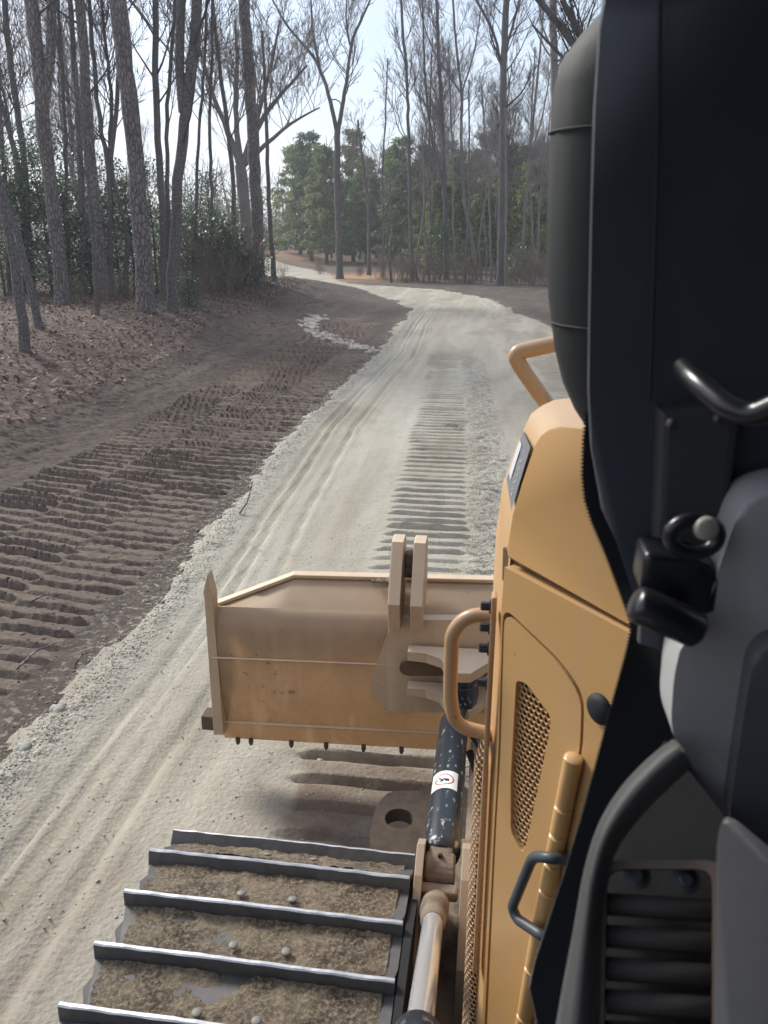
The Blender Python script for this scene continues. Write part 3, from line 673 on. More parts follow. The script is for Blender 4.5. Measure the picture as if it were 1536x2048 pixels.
deep([(-10.6097,26.9931,0.7997),(-10.2782,27.0397,3.3934),(-9.9812,27.0815,5.8565),(-9.6287,27.131,7.8887)], .08, 'thin bare stem just beyond the leaning trunk', 30, 9)
deep([(-14.9815,22.9783,0.817),(-14.6752,23.0213,3.2807),(-14.4755,23.0494,5.5809),(-14.3431,23.068,7.2394)], .10, 'dim bare trunk at the very edge of the wood view', 31, 8)
# wide fan-shaped tree behind the lone pine
tree('spreading_tree', [(-11.1466,35.209,0.7987),(-11.1184,35.213,2.4218),(-11.1704,35.2057,4.4821),(-11.2384,35.1961,5.4816)], .30, .24, 'pale spreading bare tree fanning out behind the lone pine', 'tree', 'bare trees deeper in the wood behind the big pines', M['palebark'], M['paletwig'],
     forks=[([(-11.1466,35.209,0.7987),(-11.2231,35.1982,5.3826),(-11.6822,35.1337,6.8481),(-12.2182,35.0584,8.1777),(-12.6084,35.0036,9.8353)][1:], .16, .05), ([(-11.1466,35.209,0.7987),(-11.2016,35.2013,5.3826),(-10.4039,35.3134,7.0403),(-9.4041,35.4539,8.1777),(-8.2212,35.6201,9.2891)][1:], .15, .04), ([(-11.1466,35.209,0.7987),(-11.2016,35.2013,5.3826),(-9.905,35.3835,6.4615),(-8.8149,35.5367,7.2317),(-7.7495,35.6864,7.707)][1:], .12, .03), ([(-11.1466,35.209,0.7987),(-11.2231,35.1982,5.3826),(-11.3285,35.1834,7.4224),(-11.1061,35.2147,9.2891),(-11.1055,35.2148,10.9092)][1:], .14, .05), ([(-11.1466,35.209,0.7987),(-11.2016,35.2013,5.3826),(-10.268,35.3325,7.6123),(-9.6549,35.4186,9.4718),(-9.2822,35.471,10.9092)][1:], .14, .04)],
     seed=33, k=12, limb=dict(n=15, lmin=1.6, lmax=3.6, z0=6, lev=3, ang=(.3, 1.0), den=1.0))
# --- the bend
G = 'bare trees standing along the outside of the bend'
tree('forked_tree', [(-10.1846,51.7488,-0.0006),(-10.2371,51.7414,3.914),(-10.2472,51.74,6.5472),(-10.1721,51.7506,8.7543)], .235, .19, 'lone dark tree on the bend forking into a wide Y against the sky', 'tree', G, M['hardbark'], M['twig'],
     forks=[([(-10.1846,51.7488,-0.0006),(-10.1754,51.7501,8.5869),(-10.7001,51.6764,10.9491),(-11.3428,51.586,12.6568),(-12.9992,51.3532,14.2977),(-13.8135,51.2388,15.6988)][1:], .15, .05), ([(-10.1846,51.7488,-0.0006),(-10.1754,51.7501,8.5869),(-9.8082,51.8017,10.325),(-9.4477,51.8524,12.1542),(-9.2781,51.8762,13.5993),(-8.4982,51.9858,15.0146),(-7.8507,52.0768,16.2012)][1:], .15, .05), ([(-10.1846,51.7488,-0.0006),(-11.1493,51.6132,12.1276),(-11.5637,51.555,14.1689),(-11.5745,51.5535,15.6988)][1:], .09, .05), ([(-10.1846,51.7488,-0.0006),(-10.591,51.6917,10.4612),(-9.9818,51.7773,10.7327),(-9.8735,51.7925,10.052)][1:], .04, .03), ([(-10.1846,51.7488,-0.0006),(-9.3402,51.8675,13.3909),(-9.6143,51.829,14.6827),(-9.477,51.8483,15.9504)][1:], .07, .04)],
     seed=41, k=14, limb=dict(n=13, lmin=1.4, lmax=4.2, z0=10.2, lev=3, ang=(.4, 1.0), den=.8))
tree('bare_tree', [(-9.2475,57.9439,-0.0007),(-9.2169,57.9482,4.7419),(-9.4842,57.9106,6.3715),(-9.7431,57.8742,8.2847),(-9.9281,57.8482,10.1531)], .15, .07, 'low branching dark tree just past the lone forked tree', 'tree', G, M['hardbark'], M['paletwig'], seed=42, k=9, limb=dict(n=20, lmin=1.6, lmax=3.6, z0=4.0, lev=3, ang=(.5, 1.2)))
tree('bare_tree', [(-6.205,47.3588,-0.0007),(-6.3849,47.3335,1.5807),(-6.0996,47.3736,3.0715),(-6.218,47.357,4.0473)], .07, .04, 'crooked thin stem with an S bend at the wood edge', 'tree', G, M['hardbark'], M['paletwig'], seed=43, k=8, extra_top=1.5, limb=dict(n=7, lmin=.8, lmax=1.8, z0=3, lev=3))
tree('bare_tree', [(-5.1163,49.2474,-0.0002),(-5.304,49.2211,3.0939),(-5.476,49.1969,8.0847),(-5.5628,49.1847,10.9915),(-5.864,49.1424,13.4607)], .12, .07, 'straight dark pole tree rising from the multi stemmed clump', 'tree', G, M['hardbark'], M['twig'], seed=44, k=9, extra_top=3, limb=dict(n=18, lmin=1.6, lmax=3.8, z0=7.5, lev=3, ang=(.4, 1.0)))
tree('bare_tree', [(-4.8111,49.2903,-0.0002),(-5.0397,49.2582,1.1434),(-4.6409,49.3143,2.6967),(-4.4658,49.3389,4.6601),(-4.6159,49.3178,6.569)], .075, .04, 'pale bent stem at the foot of the straight pole tree', 'tree', G, M['palebark'], M['paletwig'], seed=45, k=8, extra_top=2, limb=dict(n=9, lmin=.9, lmax=2.4, z0=3, lev=3))
tree('bare_tree', [(-3.1899,51.4035,-0.0007),(-3.3046,51.3873,3.1182),(-3.5594,51.3515,7.0307),(-3.7564,51.3238,10.1283),(-4.0321,51.2851,13.1176)], .17, .09, 'dark trunk under the densest haze of fine twigs', 'tree', G, M['hardbark'], M['paletwig'], seed=46, k=10, extra_top=3, forks=[([(-3.1899,51.4035,-0.0007),(-3.4546,51.3663,5.3152),(-4.3401,51.2418,8.3791),(-4.75,51.1842,11.3138),(-4.9182,51.1606,14.3771)][1:], .10, .05)], limb=dict(n=24, lmin=1.8, lmax=4.2, z0=6.5, lev=3, ang=(.3, .85), den=1.15))
tree('bare_tree', [(-1.1953,50.4197,-0.0007),(-1.5958,50.3634,2.4112),(-2.1508,50.2854,4.4071),(-2.4639,50.2414,7.5397),(-2.5057,50.2355,10.5348),(-2.813,50.1923,12.1091)], .115, .06, 'pale slender tree leaning gently with a forked top', 'tree', G, M['palebark'], M['paletwig'], seed=47, k=9, extra_top=3, forks=[([(-1.1953,50.4197,-0.0007),(-2.4988,50.2365,10.3289),(-3.2159,50.1357,11.352),(-3.8551,50.0458,11.908),(-4.6782,49.9302,13.5976)][1:], .06, .03), ([(-1.1953,50.4197,-0.0007),(-2.5031,50.2359,10.4576),(-1.9643,50.3116,12.1091),(-1.6214,50.3598,14.0863)][1:], .06, .03)], limb=dict(n=14, lmin=1.4, lmax=3.2, z0=8, lev=3))
tree('tall_tree', [(0.1869,45.1074,-0.0011),(0.0848,45.0931,4.194),(-0.0865,45.069,8.592),(-0.169,45.0574,11.1917),(-0.174,45.0567,13.6811)], .215, .15, 'tallest straight trunk on the outside of the bend', 'tree', G, M['hardbark'], M['twig'], seed=48, k=13, extra_top=4, forks=[([(0.1869,45.1074,-0.0011),(-0.1527,45.0597,10.383),(-0.6687,44.9872,12.1652),(-1.4716,44.8743,13.4669),(-1.9891,44.8016,14.107)][1:], .08, .04), ([(0.1869,45.1074,-0.0011),(-0.1621,45.0584,11.0577),(0.1186,45.0978,12.3842),(0.4916,45.1502,13.6811)][1:], .08, .04)], limb=dict(n=16, lmin=1.4, lmax=4.0, z0=8.2, lev=3, ang=(.6, 1.2), den=.8))
tree('bare_tree', [(0.5137,44.6607,-0.0008),(0.3605,44.6391,2.9235),(0.2825,44.6282,4.9138),(0.1295,44.6067,6.8413)], .07, .04, 'thin stem growing tight against the tallest straight trunk', 'tree', G, M['palebark'], M['paletwig'], seed=49, k=8, extra_top=2, limb=dict(n=6, lmin=.7, lmax=1.6, z0=4, lev=3))
tree('bare_tree', [(1.5576,52.0707,-0.0007),(1.5401,52.0682,4.456),(1.6937,52.0898,8.7867),(1.7748,52.1012,10.7368),(1.8807,52.1161,13.0922)], .10, .05, 'pale thin tree slanting outward past the tallest trunk', 'tree', G, M['palebark'], M['paletwig'], seed=50, k=8, extra_top=2.5, forks=[([(1.5576,52.0707,-0.0007),(1.6393,52.0822,7.2804),(2.3191,52.1777,9.6484),(2.5368,52.2083,11.5744)][1:], .05, .03)], limb=dict(n=14, lmin=1.2, lmax=3.0, z0=6.5, lev=3))
tree('bare_tree', [(-0.3097,48.1873,-0.0007),(-0.5453,48.1542,3.2351),(-0.8156,48.1162,6.7109),(-1.1154,48.0741,8.4701)], .07, .04, 'thin whitish stem just before the tallest straight trunk', 'tree', G, M['palebark'], M['paletwig'], seed=51, k=8, extra_top=2, limb=dict(n=9, lmin=.9, lmax=2.2, z0=5, lev=3))
tree('bare_tree', [(-0.71,53.0804,-0.0006),(-0.7246,53.0783,1.7986),(-0.995,53.0403,3.6154),(-0.9459,53.0472,5.3886)], .05, .03, 'short bent whitish stem among the thin poles', 'tree', G, M['palebark'], M['paletwig'], seed=52, k=7, extra_top=1.5, limb=dict(n=7, lmin=.8, lmax=1.8, z0=3, lev=3))
tree('tall_tree', [(2.766,38.0354,-0.0008),(2.2677,37.9653,6.1577),(1.9933,37.9268,9.3197),(1.769,37.8952,11.8289)], .20, .14, 'tall pale trunk showing only beside the top of the black stack', 'tree', G, M['palebark'], M['paletwig'], seed=53, k=10, extra_top=3, limb=dict(n=8, lmin=1.5, lmax=3.2, z0=9, lev=3))
tree('tall_tree', [(3.5905,26.2171,-0.0012),(2.9783,26.1311,4.9823),(2.5596,26.0722,6.9747),(2.3473,26.0424,7.7399)], .32, .25, 'big tree behind the black stack with thick limbs crossing the sky', 'tree', G, M['hardbark'], M['twig'], seed=54, k=12, forks=[([(3.5905,26.2171,-0.0012),(2.6003,26.0779,6.8454),(1.8724,25.9756,7.7777),(1.3111,25.8967,8.4139),(0.7584,25.8191,8.8558),(0.2521,25.7479,9.3398)][1:], .13, .07), ([(3.5905,26.2171,-0.0012),(2.3984,26.0496,7.4868),(2.0523,26.0009,8.0162),(1.7156,25.9536,8.488),(1.4613,25.9179,8.8558)][1:], .12, .08), ([(3.5905,26.2171,-0.0012),(2.6676,26.0874,6.5854),(1.5085,25.9245,7.4868),(1.0517,25.8603,7.8658),(0.6711,25.8068,8.2405)][1:], .07, .03)], limb=dict(n=8, lmin=1, lmax=2.6, z0=6, lev=3, den=.8))
for j, (P, lab) in enumerate((([(-4.2976,51.2478,-0.0007),(-4.2434,51.2554,3.5863),(-4.488,51.221,6.7244),(-4.4212,51.2304,9.4608)], 'slim stem between the pole tree and the dark trunk under the twig haze'), ([(-2.5854,50.2243,-0.0007),(-2.8059,50.1933,3.2735),(-2.8379,50.1888,6.3474),(-3.0846,50.1541,8.7643)], 'thin pole between dark twiggy trunk and the pale leaning tree'),
        ([(-7.621,53.5018,-0.0004),(-7.5212,53.5159,3.3384),(-7.6488,53.4979,6.359),(-7.4585,53.5247,8.9766)], 'thin grey pole beyond the low branching tree'), ([(2.3572,50.9189,-0.0007),(1.9638,50.8636,3.2735),(1.5914,50.8113,6.3474),(1.557,50.8065,8.7643)], 'thin pole close to the black stack at the wood edge'), ([(-1.8719,47.9678,-0.0007),(-1.84,47.9722,2.413),(-1.7464,47.9854,4.5834),(-1.8801,47.9666,6.685)], 'slim whitish pole crossing behind the pale leaning tree'))):
    tree('bare_tree', P, .075, .04, lab, 'tree', G, M['palebark'] if j % 2 else M['hardbark'], M['paletwig'], seed=60 + j, k=7, extra_top=4, limb=dict(n=12, lmin=1, lmax=2.6, z0=4.5, lev=3))

# --- kinds used many times farther back: build once, copy
def bare_kind(seed, h, r, n, pale):
    rs = np.random.default_rng(seed); T = Tubes()
    P = [np.zeros(3)]
    for i in range(6): P.append(P[-1] + np.array([rs.normal(0, .22), rs.normal(0, .22), h / 6]))
    Q, rad = trunk_tube(T, P, r, r * .25, 8, True, seed); B = Tubes()
    limbs(B, Q, rad, h * .33, h * .97, n, h * .12, h * .27, rs, 3, (.35, .95), 1.0, .14)
    return T.mesh('trunk', M['palebark'] if pale else M['hardbark']), B.mesh('crown', M['paletwig'] if pale else M['twig'])
BARE = [bare_kind(200 + i, 13 + i % 3, .095 + .02 * (i % 2), 36, i % 2 == 0) for i in range(5)]
def pine_kind(seed, mat):
    T = Tubes(); trunk_tube(T, [(0, 0, 0), (.1, 0, 5), (0, .1, 11)], .19, .06, 8, True, seed)
    return T.mesh('trunk', M['pinebark']), needle_crown(seed, 9.5, 3.0, 190, 40, .23, mat=mat)
PINE = [pine_kind(300, M['needle']), pine_kind(301, M['needle_y']), pine_kind(302, M['needle'])]
REG = []
def frame_x(x, y):
    return 768 + 1633 * math.tan(math.atan2(x, y) + R(8))
def in_view(x, y): return -60 < frame_x(x, y) < 1110
def place(name, pair, x, y, s, rz, label, cat, group, cz=0.0):
    root = empty(name, (x, y, float(zat(x, y)[0]) - .05)); root.rotation_euler.z = rz; root.scale = (s, s, s * random.uniform(.92, 1.1)); tag(root, label, cat, group)
    mesh_obj('trunk', pair[0], root); c = mesh_obj('crown', pair[1], root); c.location.z = cz
    REG.append((root, x, y)); return root
# pines beyond the bend
rp = random.Random(5)
PN = [(-17.5, 82, 1.02, 1), (-14.0, 86, .98, 1), (-20.5, 88, 1.1, 0), (-11.0, 84, .95, 0), (-16.5, 92, 1.2, 2), (-8.0, 88, 1.05, 2), (-23.5, 95, 1.15, 1), (-5.0, 84, 1.02, 0), (-12.5, 97, 1.2, 1), (-2.0, 90, 1.15, 2),
      (1.5, 80, 1.0, 0), (4.5, 86, 1.1, 2), (8.0, 82, 1.05, 0), (11.5, 88, 1.15, 2), (-3.5, 70, .80, 0), (0.5, 66, .78, 2), (5.5, 70, .85, 0), (9.5, 68, .85, 2), (14, 76, 1.0, 0), (-4.5, 62, .62, 1), (-1.2, 60, .6, 0), (2.4, 59, .66, 1), (4.2, 63, .72, 0), (6.6, 61, .68, 2), (-6.5, 74, .85, 1), (2.0, 74, .9, 1), (7.2, 76, .95, 0), (10.5, 63, .7, 1), (-9.0, 76, .9, 0)]
for x, y, s, k in PN:
    if not in_view(x, y): continue
    cl = k == 1
    place('pine_tree', PINE[k], x, y, s * 1.04, rp.uniform(0, 6.28), 'yellow green pine in the cluster beyond the bend, behind the lone forked tree' if cl else 'dark green pine in the wall of trees behind the bend', 'tree',
          'sunlit pines beyond the bend' if cl else 'dark pines behind the bend', cz=1.2)
# bare trees filling the wood
rb = random.Random(9)
for i in range(60):
    if i < 46: x = rb.uniform(-5.5, 17); y = rb.uniform(50, 78) + max(0, -x) * 1.5; lab = 'bare grey tree among many behind the outside of the bend'; g = 'bare trees behind the outside of the bend'
    else:
        y = rb.uniform(33, 70); x = -y * rb.uniform(.44, .92) - 3; lab = 'bare tree far back in the wood behind the big pines'; g = 'far bare trees behind the big pines'
    if not in_view(x, y): continue
    place('bare_tree', BARE[i % 5], x, y, rb.uniform(.75, 1.1), rb.uniform(0, 6.28), lab, 'tree', g)
# --- evergreen understorey
def holly_kind(seed, h, rmax, nleaf, s):
    rs = np.random.default_rng(seed); T = Tubes(); P = []; N = []
    trunk_tube(T, [(0, 0, 0), (rs.normal(0, .1), 0, h * .5), (0, rs.normal(0, .1), h * .95)], .05, .012, 6, True, seed)
    ncl = 70
    for c in range(ncl):
        t = rs.uniform(.06, 1) ** .85; a = rs.uniform(0, 6.283); rr = rmax * (1 - t) ** .55 * rs.uniform(.2, 1.0) * (1 + .3 * math.sin(2 * a + seed))
        ctr = np.array([rr * math.cos(a), rr * math.sin(a), t * h]); k = nleaf // ncl
        T.add(np.array([[0, 0, max(.1, t * h - .35 * rr)], ctr * np.array([.5, .5, 1]) + np.array([0, 0, -.1]), ctr]), np.array([.012, .008, .004]), 3)
        P.append(ctr + rs.normal(0, 1, (k, 3)) * np.array([.30, .30, .17]))
    P = np.concatenate(P); v, f = cards(P, s, .5, .9, curl=.3)
    return T.mesh('stem', M['twig']), from_arrays('foliage', v, f, M['holly'])
HOL = [holly_kind(400 + i, h, r_, nl, .058) for i, (h, r_, nl) in enumerate(((5.0, 2.1, 3000), (3.6, 1.9, 2700), (2.0, 1.3, 2400)))]
def bush(pair, x, y, s, label, cat, group, name='evergreen_shrub'):
    root = empty(name, (x, y, float(zat(x, y)[0]) - .03)); root.rotation_euler.z = rb.uniform(0, 6.28); root.scale = (s, s, s); tag(root, label, cat, group)
    mesh_obj('stem', pair[0], root); mesh_obj('foliage', pair[1], root)
    if group: REG.append((root, x, y))
HG = 'evergreen understorey behind the big pines'
for (x, y, z), k, s in zip([(-14.8688,22.5441,0.8169),(-14.4132,23.1419,0.8116),(-14.0043,23.7336,0.8076),(-13.5666,24.3297,0.8047),(-13.1492,24.6873,0.8018),(-12.1562,24.6118,0.7995),(-11.8961,25.1624,0.7993),(-11.3748,25.7712,0.799),(-10.4352,27.0177,0.7997),(-9.9511,27.9857,0.8),(-9.7166,28.9828,0.7999),(-15.8609,24.6374,0.8294),(-14.3688,25.1407,0.8117),(-13.2848,25.9968,0.8024),(-15.6598,22.7364,0.8266),(-10.731,29.5257,0.7995),(-9.9983,30.7,0.7996),(-10.8246,26.3845,0.7999)], (0, 1, 0, 1, 2, 0, 1, 0, 1, 1, 2, 0, 0, 1, 0, 0, 2, 1), (.9, .9, .9, .9, 1.1, .8, .9, .8, .7, .65, .8, 1.0, 1.0, .9, .9, .8, .8, .7)):
    bush(HOL[k], x, y, s, 'glossy dark evergreen in the thicket behind the big pines', 'shrub', HG)
for j in range(14):
    y = rb.uniform(32, 52); x = -y * rb.uniform(.42, .85) - 2.5
    if not in_view(x, y): continue
    bush(HOL[j % 2], x, y, rb.uniform(1.0, 1.35), 'glossy dark evergreen in the thicket behind the big pines', 'shrub', HG)
for j in range(12):
    y = rb.uniform(24, 42); x = -y * rb.uniform(.36, .80) - 2.0
    if not in_view(x, y): continue
    place('bare_tree', BARE[(j * 2) % 5], x, y, rb.uniform(.5, .8), rb.uniform(0, 6.28), 'thin bare pole in the thicket behind the big pines', 'tree', 'thin poles in the thicket')
bush(HOL[2], *[(-9.1357,29.2956,0.7874)][0][:2], .62, 'small green shrub at the foot of the lone pine', 'shrub', None)
bush(HOL[2], *[(-8.4402,21.1145,0.7033)][0][:2], .45, 'low green sprout beside the foot of the leaning trunk', 'shrub', None)
bush(HOL[2], *[(-9.3848,26.6288,0.7975)][0][:2], 1.15, 'low silvery green shrub between leaning trunk and lone pine', 'shrub', None)
bush(HOL[1], *[(-3.6013,51.3456,-0.0007)][0][:2], .95, 'bright green bush at the wood edge under the dark trunk', 'shrub', None)
bush(HOL[2], *[(1.276,50.767,-0.0007)][0][:2], .95, 'low green bush between the tallest trunk and the black stack', 'shrub', None)
# twiggy dead brush at the wood edge
def brush_kind(seed, n=46, h=2.4):
    rs = np.random.default_rng(seed); T = Tubes()
    for i in range(n):
        a = rs.uniform(0, 6.283); e = rs.uniform(.05, .75); p = np.array([rs.normal(0, .35), rs.normal(0, .35), 0])
        grow(T, p, (math.cos(a) * math.sin(e), math.sin(a) * math.sin(e), math.cos(e)), rs.uniform(.5, 1) * h, .010, 2, 3, rs, density=.55, up=.05)
    return T.mesh('brush', M['straw'])
M['straw'] = simple('dead_brush', (.20, .155, .115), .95, 0, .3, 3, 0)
BR = [brush_kind(500), brush_kind(501, 36, 1.7)]
for j, (x, y, z) in enumerate([(-7.0828,50.8563,-0.0007),(-5.9834,49.7467,-0.0007),(-5.2617,47.4913,-0.0007),(-4.4285,48.1657,-0.0002),(-3.6405,47.7192,-0.0007),(-2.4614,47.8849,-0.0007),(-1.5393,46.9217,-0.0011),(0.8927,46.1926,-0),(1.879,46.3312,-0),(2.5317,45.437,-0.0011),(-9.4901,55.4675,-0),(-14.8563,54.7134,-0),(-13.1565,59.13,-0.0008),(-8.9759,24.042,0.7725),(-8.6733,25.0583,0.7394),(-9.4575,21.8844,0.7996),(-10.8148,21.6936,0.7996),(-11.6478,20.8264,0.7989),(-9.6639,25.219,0.7992),(-9.4448,26.0425,0.799),(-9.2475,27.2895,0.7936),(-9.3954,29.0699,0.7976),(-10.1734,27.0544,0.7997),(-10.1178,27.6621,0.7995),(-9.9677,28.3046,0.7996),(-9.9024,28.9567,0.7999),(-9.8388,29.651,0.7995),(-10.226,26.4687,0.7999)]):
    o = mesh_obj('dead_brush', BR[j % 2]); o.location = (x, y, float(zat(x, y)[0])); o.rotation_euler.z = rb.uniform(0, 6.28); s = rb.uniform(.8, 1.2) * (1.0 if j < 10 or j > 17 else .55); o.scale = (s, s, s)
    tag(o, 'tan dead brush at the foot of the trees outside the bend' if j < 11 else ('tan dead brush beside the far clay banks' if j < 13 else 'dead brush on the leaf covered bank'), 'brush', ('brush outside the bend', 'brush by the clay banks', 'brush on the bank')[0 if j < 11 else 1 if j < 13 else 2]); REG.append((o, x, y))
# which one is which: the trunk it stands behind and its rank going back from the road
REFS = [(-999, 'the saplings'), (95, 'the forked pine'), (160, 'the dark straight pine'), (240, 'the widest pine'), (318, 'the leaning trunk'), (392, 'the low silvery shrub'), (500, 'the lone pine'), (560, 'the far clay bank'), (655, 'the lone forked tree'),
        (712, 'the low branching tree'), (795, 'the straight pole tree'), (862, 'the dark twiggy trunk'), (912, 'the pale leaning tree'), (968, 'the tallest trunk'), (1028, 'the pole nearest the stack')]
RANK = ['first', 'second', 'third', 'fourth', 'fifth', 'sixth', 'seventh', 'eighth', 'ninth', 'tenth', 'eleventh', 'twelfth']
LOOK = {'evergreen understorey behind the big pines': 'glossy dark evergreen shrub', 'dark pines behind the bend': 'dark green pine', 'sunlit pines beyond the bend': 'yellow green pine', 'bare trees behind the outside of the bend': 'bare grey tree',
        'brush outside the bend': 'tan dead brush', 'brush by the clay banks': 'tan dead brush', 'brush on the bank': 'thin dead brush', 'far bare trees behind the big pines': 'far bare tree', 'thin poles in the thicket': 'thin bare pole'}
bins = {}
for o, x, y in REG:
    fx = frame_x(x, y); ref = [r_ for a, r_ in REFS if fx >= a][-1]; bins.setdefault((o['group'], ref), []).append((y, o))
for (g, ref), L in bins.items():
    for i, (y, o) in enumerate(sorted(L, key=lambda q: q[0])):
        o['label'] = LOOK[g] + ((' growing near ' if 'brush' in g else ' standing behind ') + ref if len(L) == 1 else ', ' + RANK[min(i, 11)] + (' one back near ' if 'brush' in g else ' one back behind ') + ref)
# the wood beyond, one mass, plus unseen trees added to cut rear skylight
rs = np.random.default_rng(77); T = Tubes(); P = []; N = []
for i in range(720):
    if i >= 520: a_ = rs.uniform(-1, 1); x, y = (rs.uniform(9, 45), rs.uniform(-50, 42)) if a_ > -.2 else (rs.uniform(-14, 45), rs.uniform(-75, -25))  # unseen trees beside and behind the cab, added to block sky light
    elif i < 330: x = rs.uniform(-62, 60); y = rs.uniform(98, 150)
    else: y = rs.uniform(55, 150); x = -y * rs.uniform(.42, 1.15) - 14
    if 520 > i >= 330 and y > 72 and y < 106 and x > -75: continue
    h = rs.uniform(9, 14); r = rs.uniform(.07, .18)
    T.add(np.array([[x, y, -.3], [x + rs.normal(0, .3), y, h * .5], [x + rs.normal(0, .6), y, h]]), np.array([r, r * .7, r * .2]), 5)
    for q in range(9):
        t = rs.uniform(.35, .95); a = rs.uniform(0, 6.283); l = rs.uniform(1.0, 2.8)
        p = np.array([x, y, h * t]); T.add(np.array([p, p + np.array([math.cos(a) * l * .5, math.sin(a) * l * .5, l * .5]), p + np.array([math.cos(a) * l * .8, math.sin(a) * l * .8, l])]), np.array([.05, .03, .012]), 3)
tag(mesh_obj('forest', T.mesh('forest', M['twig'])), 'far grey wood of bare trunks beyond the road, and unseen trees added around', 'woods', kind='stuff')
for i in range(2000):
    if i >= 1500: a_ = rs.uniform(-1, 1); x, y = (rs.uniform(10, 45), rs.uniform(-50, 40)) if a_ > -.2 else (rs.uniform(-14, 45), rs.uniform(-75, -25))  # unseen growth beside and behind, added against the rear sky light
    elif i < 1000: x = rs.uniform(-64, 62); y = rs.uniform(100, 140)
    else:
        y = rs.uniform(45, 130); x = -y * rs.uniform(.46, 1.1) - 16
        if 70 < y < 108 and x > -75: continue
    z = rs.uniform(.03, 1) * rs.uniform(5, 11); q = rs.normal(0, 1, (40, 3))
    P.append(np.array([x, y, z]) + q * np.array([1.3, 1.3, .8])); N.append(q + np.array([0, -.3, .5]))
v, f = cards(np.concatenate(P), .34, .5, N=np.concatenate(N), curl=.3)
tag(mesh_obj('foliage', from_arrays('foliage', v, f, M['needle'])), 'far dark evergreen growth filling the back of the wood, and unseen growth added around', 'woods', kind='stuff')
# fallen twigs on the disturbed soil
for j, ((x, y, z), (dx_, dy_), lab) in enumerate(zip([(-2.7264,3.6673,-0.0034),(-2.4188,3.7736,-0.0069),(-3.183,4.546,-0.0032),(-2.2756,6.5166,-0.0019),(-6.2255,16.9193,0.2042),(-6.5931,27.0965,0.289),(-6.1064,28.1327,0.1793)], ((.10, .28), (.05, .12), (.22, .1), (.05, .3), (.35, .25), (.4, .3), (.3, .12)),
        ('dry stick lying on the dark soil beside the white stones', 'short stub of stick in the dark soil', 'thin twig on the churned soil', 'thin stalk standing out of the gravel edge', 'fallen grey branch at the litter edge', 'broken branch on the soil inside the bend', 'dark root lying on the soil inside the bend'))):
    T = Tubes(); z0 = float(zat(x, y)[0]); s_ = 1.0
    T.add(np.array([[0, 0, .0], [dx_ * .5, dy_ * .5, .05], [dx_, dy_, .03 if j != 3 else .22]]), np.array([.008, .007, .003]) * (1 if j < 4 else 2.2), 5)
    tag(mesh_obj('stick', T.mesh('stick', M['palebark'] if j % 2 == 0 else M['hardbark']), loc=(x, y, z0 + .01)), lab, 'stick', 'fallen sticks')

# haze volume added to imitate the pale veil of windscreen and lens
bm = bmesh.new(); box(bm, (0, 285, 14), (960, 790, 31))
m = bpy.data.materials.new('veil_haze'); m.use_nodes = True; n = m.node_tree; n.nodes.clear()
o_ = n.nodes.new('ShaderNodeOutputMaterial'); pv = n.nodes.new('ShaderNodeVolumePrincipled'); pv.inputs['Density'].default_value = .0013; pv.inputs['Color'].default_value = (.86, .90, 1.0, 1); pv.inputs['Anisotropy'].default_value = .35
n.links.new(pv.outputs[0], o_.inputs['Volume'])
tag(from_bm('haze', bm, m), 'pale thin haze added over road and wood to imitate the windscreen veil', 'haze', kind='stuff')

# ------------------------------------------------------------------ the bulldozer one sits in
DZ0 = Vector((.45, .6, 0))
dozer = empty('bulldozer', DZ0)
tag(dozer, 'ochre bulldozer seen from its cab, with hood, wide blade and muddy steel track', 'bulldozer')
def part(name, bm, mats, parent=None, smooth=False):
    o = from_bm(name, bm, mats, parent or dozer, smooth)
    if parent is None: o.location = -DZ0
    return o
def part_me(name, me, parent=None):
    o = mesh_obj(name, me, parent or dozer)
    if parent is None: o.location = -DZ0
    return o
def auto_smooth(o, ang=40):
    me = o.data; me.shade_smooth()
    me.set_sharp_from_angle(angle=R(ang))
    return o
CN = Vector((-0.7880, -0.6157, 0)); CD = Vector((0.6157, -0.7880, 0))       # rear-facing side of the hood: normal, direction towards the cab
def V3(L): return [Vector(p) for p in L]
def hexa(bm, pts, n, cell, wall, t, shear=0.0, ang=0.0):
    """perforated sheet: hexagonal cells, filling the convex outline pts (in a plane with normal n)"""
    n = Vector(n).normalized(); c0 = sum(V3(pts), Vector()) / len(pts)
    up = Vector((0, 0, 1)); up = (up - n * up.dot(n)).normalized(); ux = up.cross(n).normalized()
    if ang: q = Quaternion(n, ang); up = q @ up; ux = q @ ux
    loc = [((Vector(p) - c0).dot(ux), (Vector(p) - c0).dot(up)) for p in pts]
    P2 = np.array(loc); lo = P2.min(0); hi = P2.max(0); w_ = cell * math.sqrt(3)
    ro = cell; ri = cell - wall; row = 0; y_ = lo[1]
    while y_ <= hi[1]:
        x_ = lo[0] + (w_ / 2 if row % 2 else 0)
        while x_ <= hi[0]:
            if inside(P2, np.array([x_]), np.array([y_]))[0]:
                A = []; B = []
                for k in range(6):
                    a = math.pi / 6 + k * math.pi / 3; ca, sa = math.cos(a), math.sin(a)
                    A.append(bm.verts.new(c0 + ux * (x_ + ro * ca) + up * (y_ + ro * sa))); B.append(bm.verts.new(c0 + ux * (x_ + ri * ca) + up * (y_ + ri * sa) - n * t))
                for k in range(6): bm.faces.new((A[k], A[(k + 1) % 6], B[(k + 1) % 6], B[k]))
            x_ += w_
        y_ += cell * 1.5; row += 1
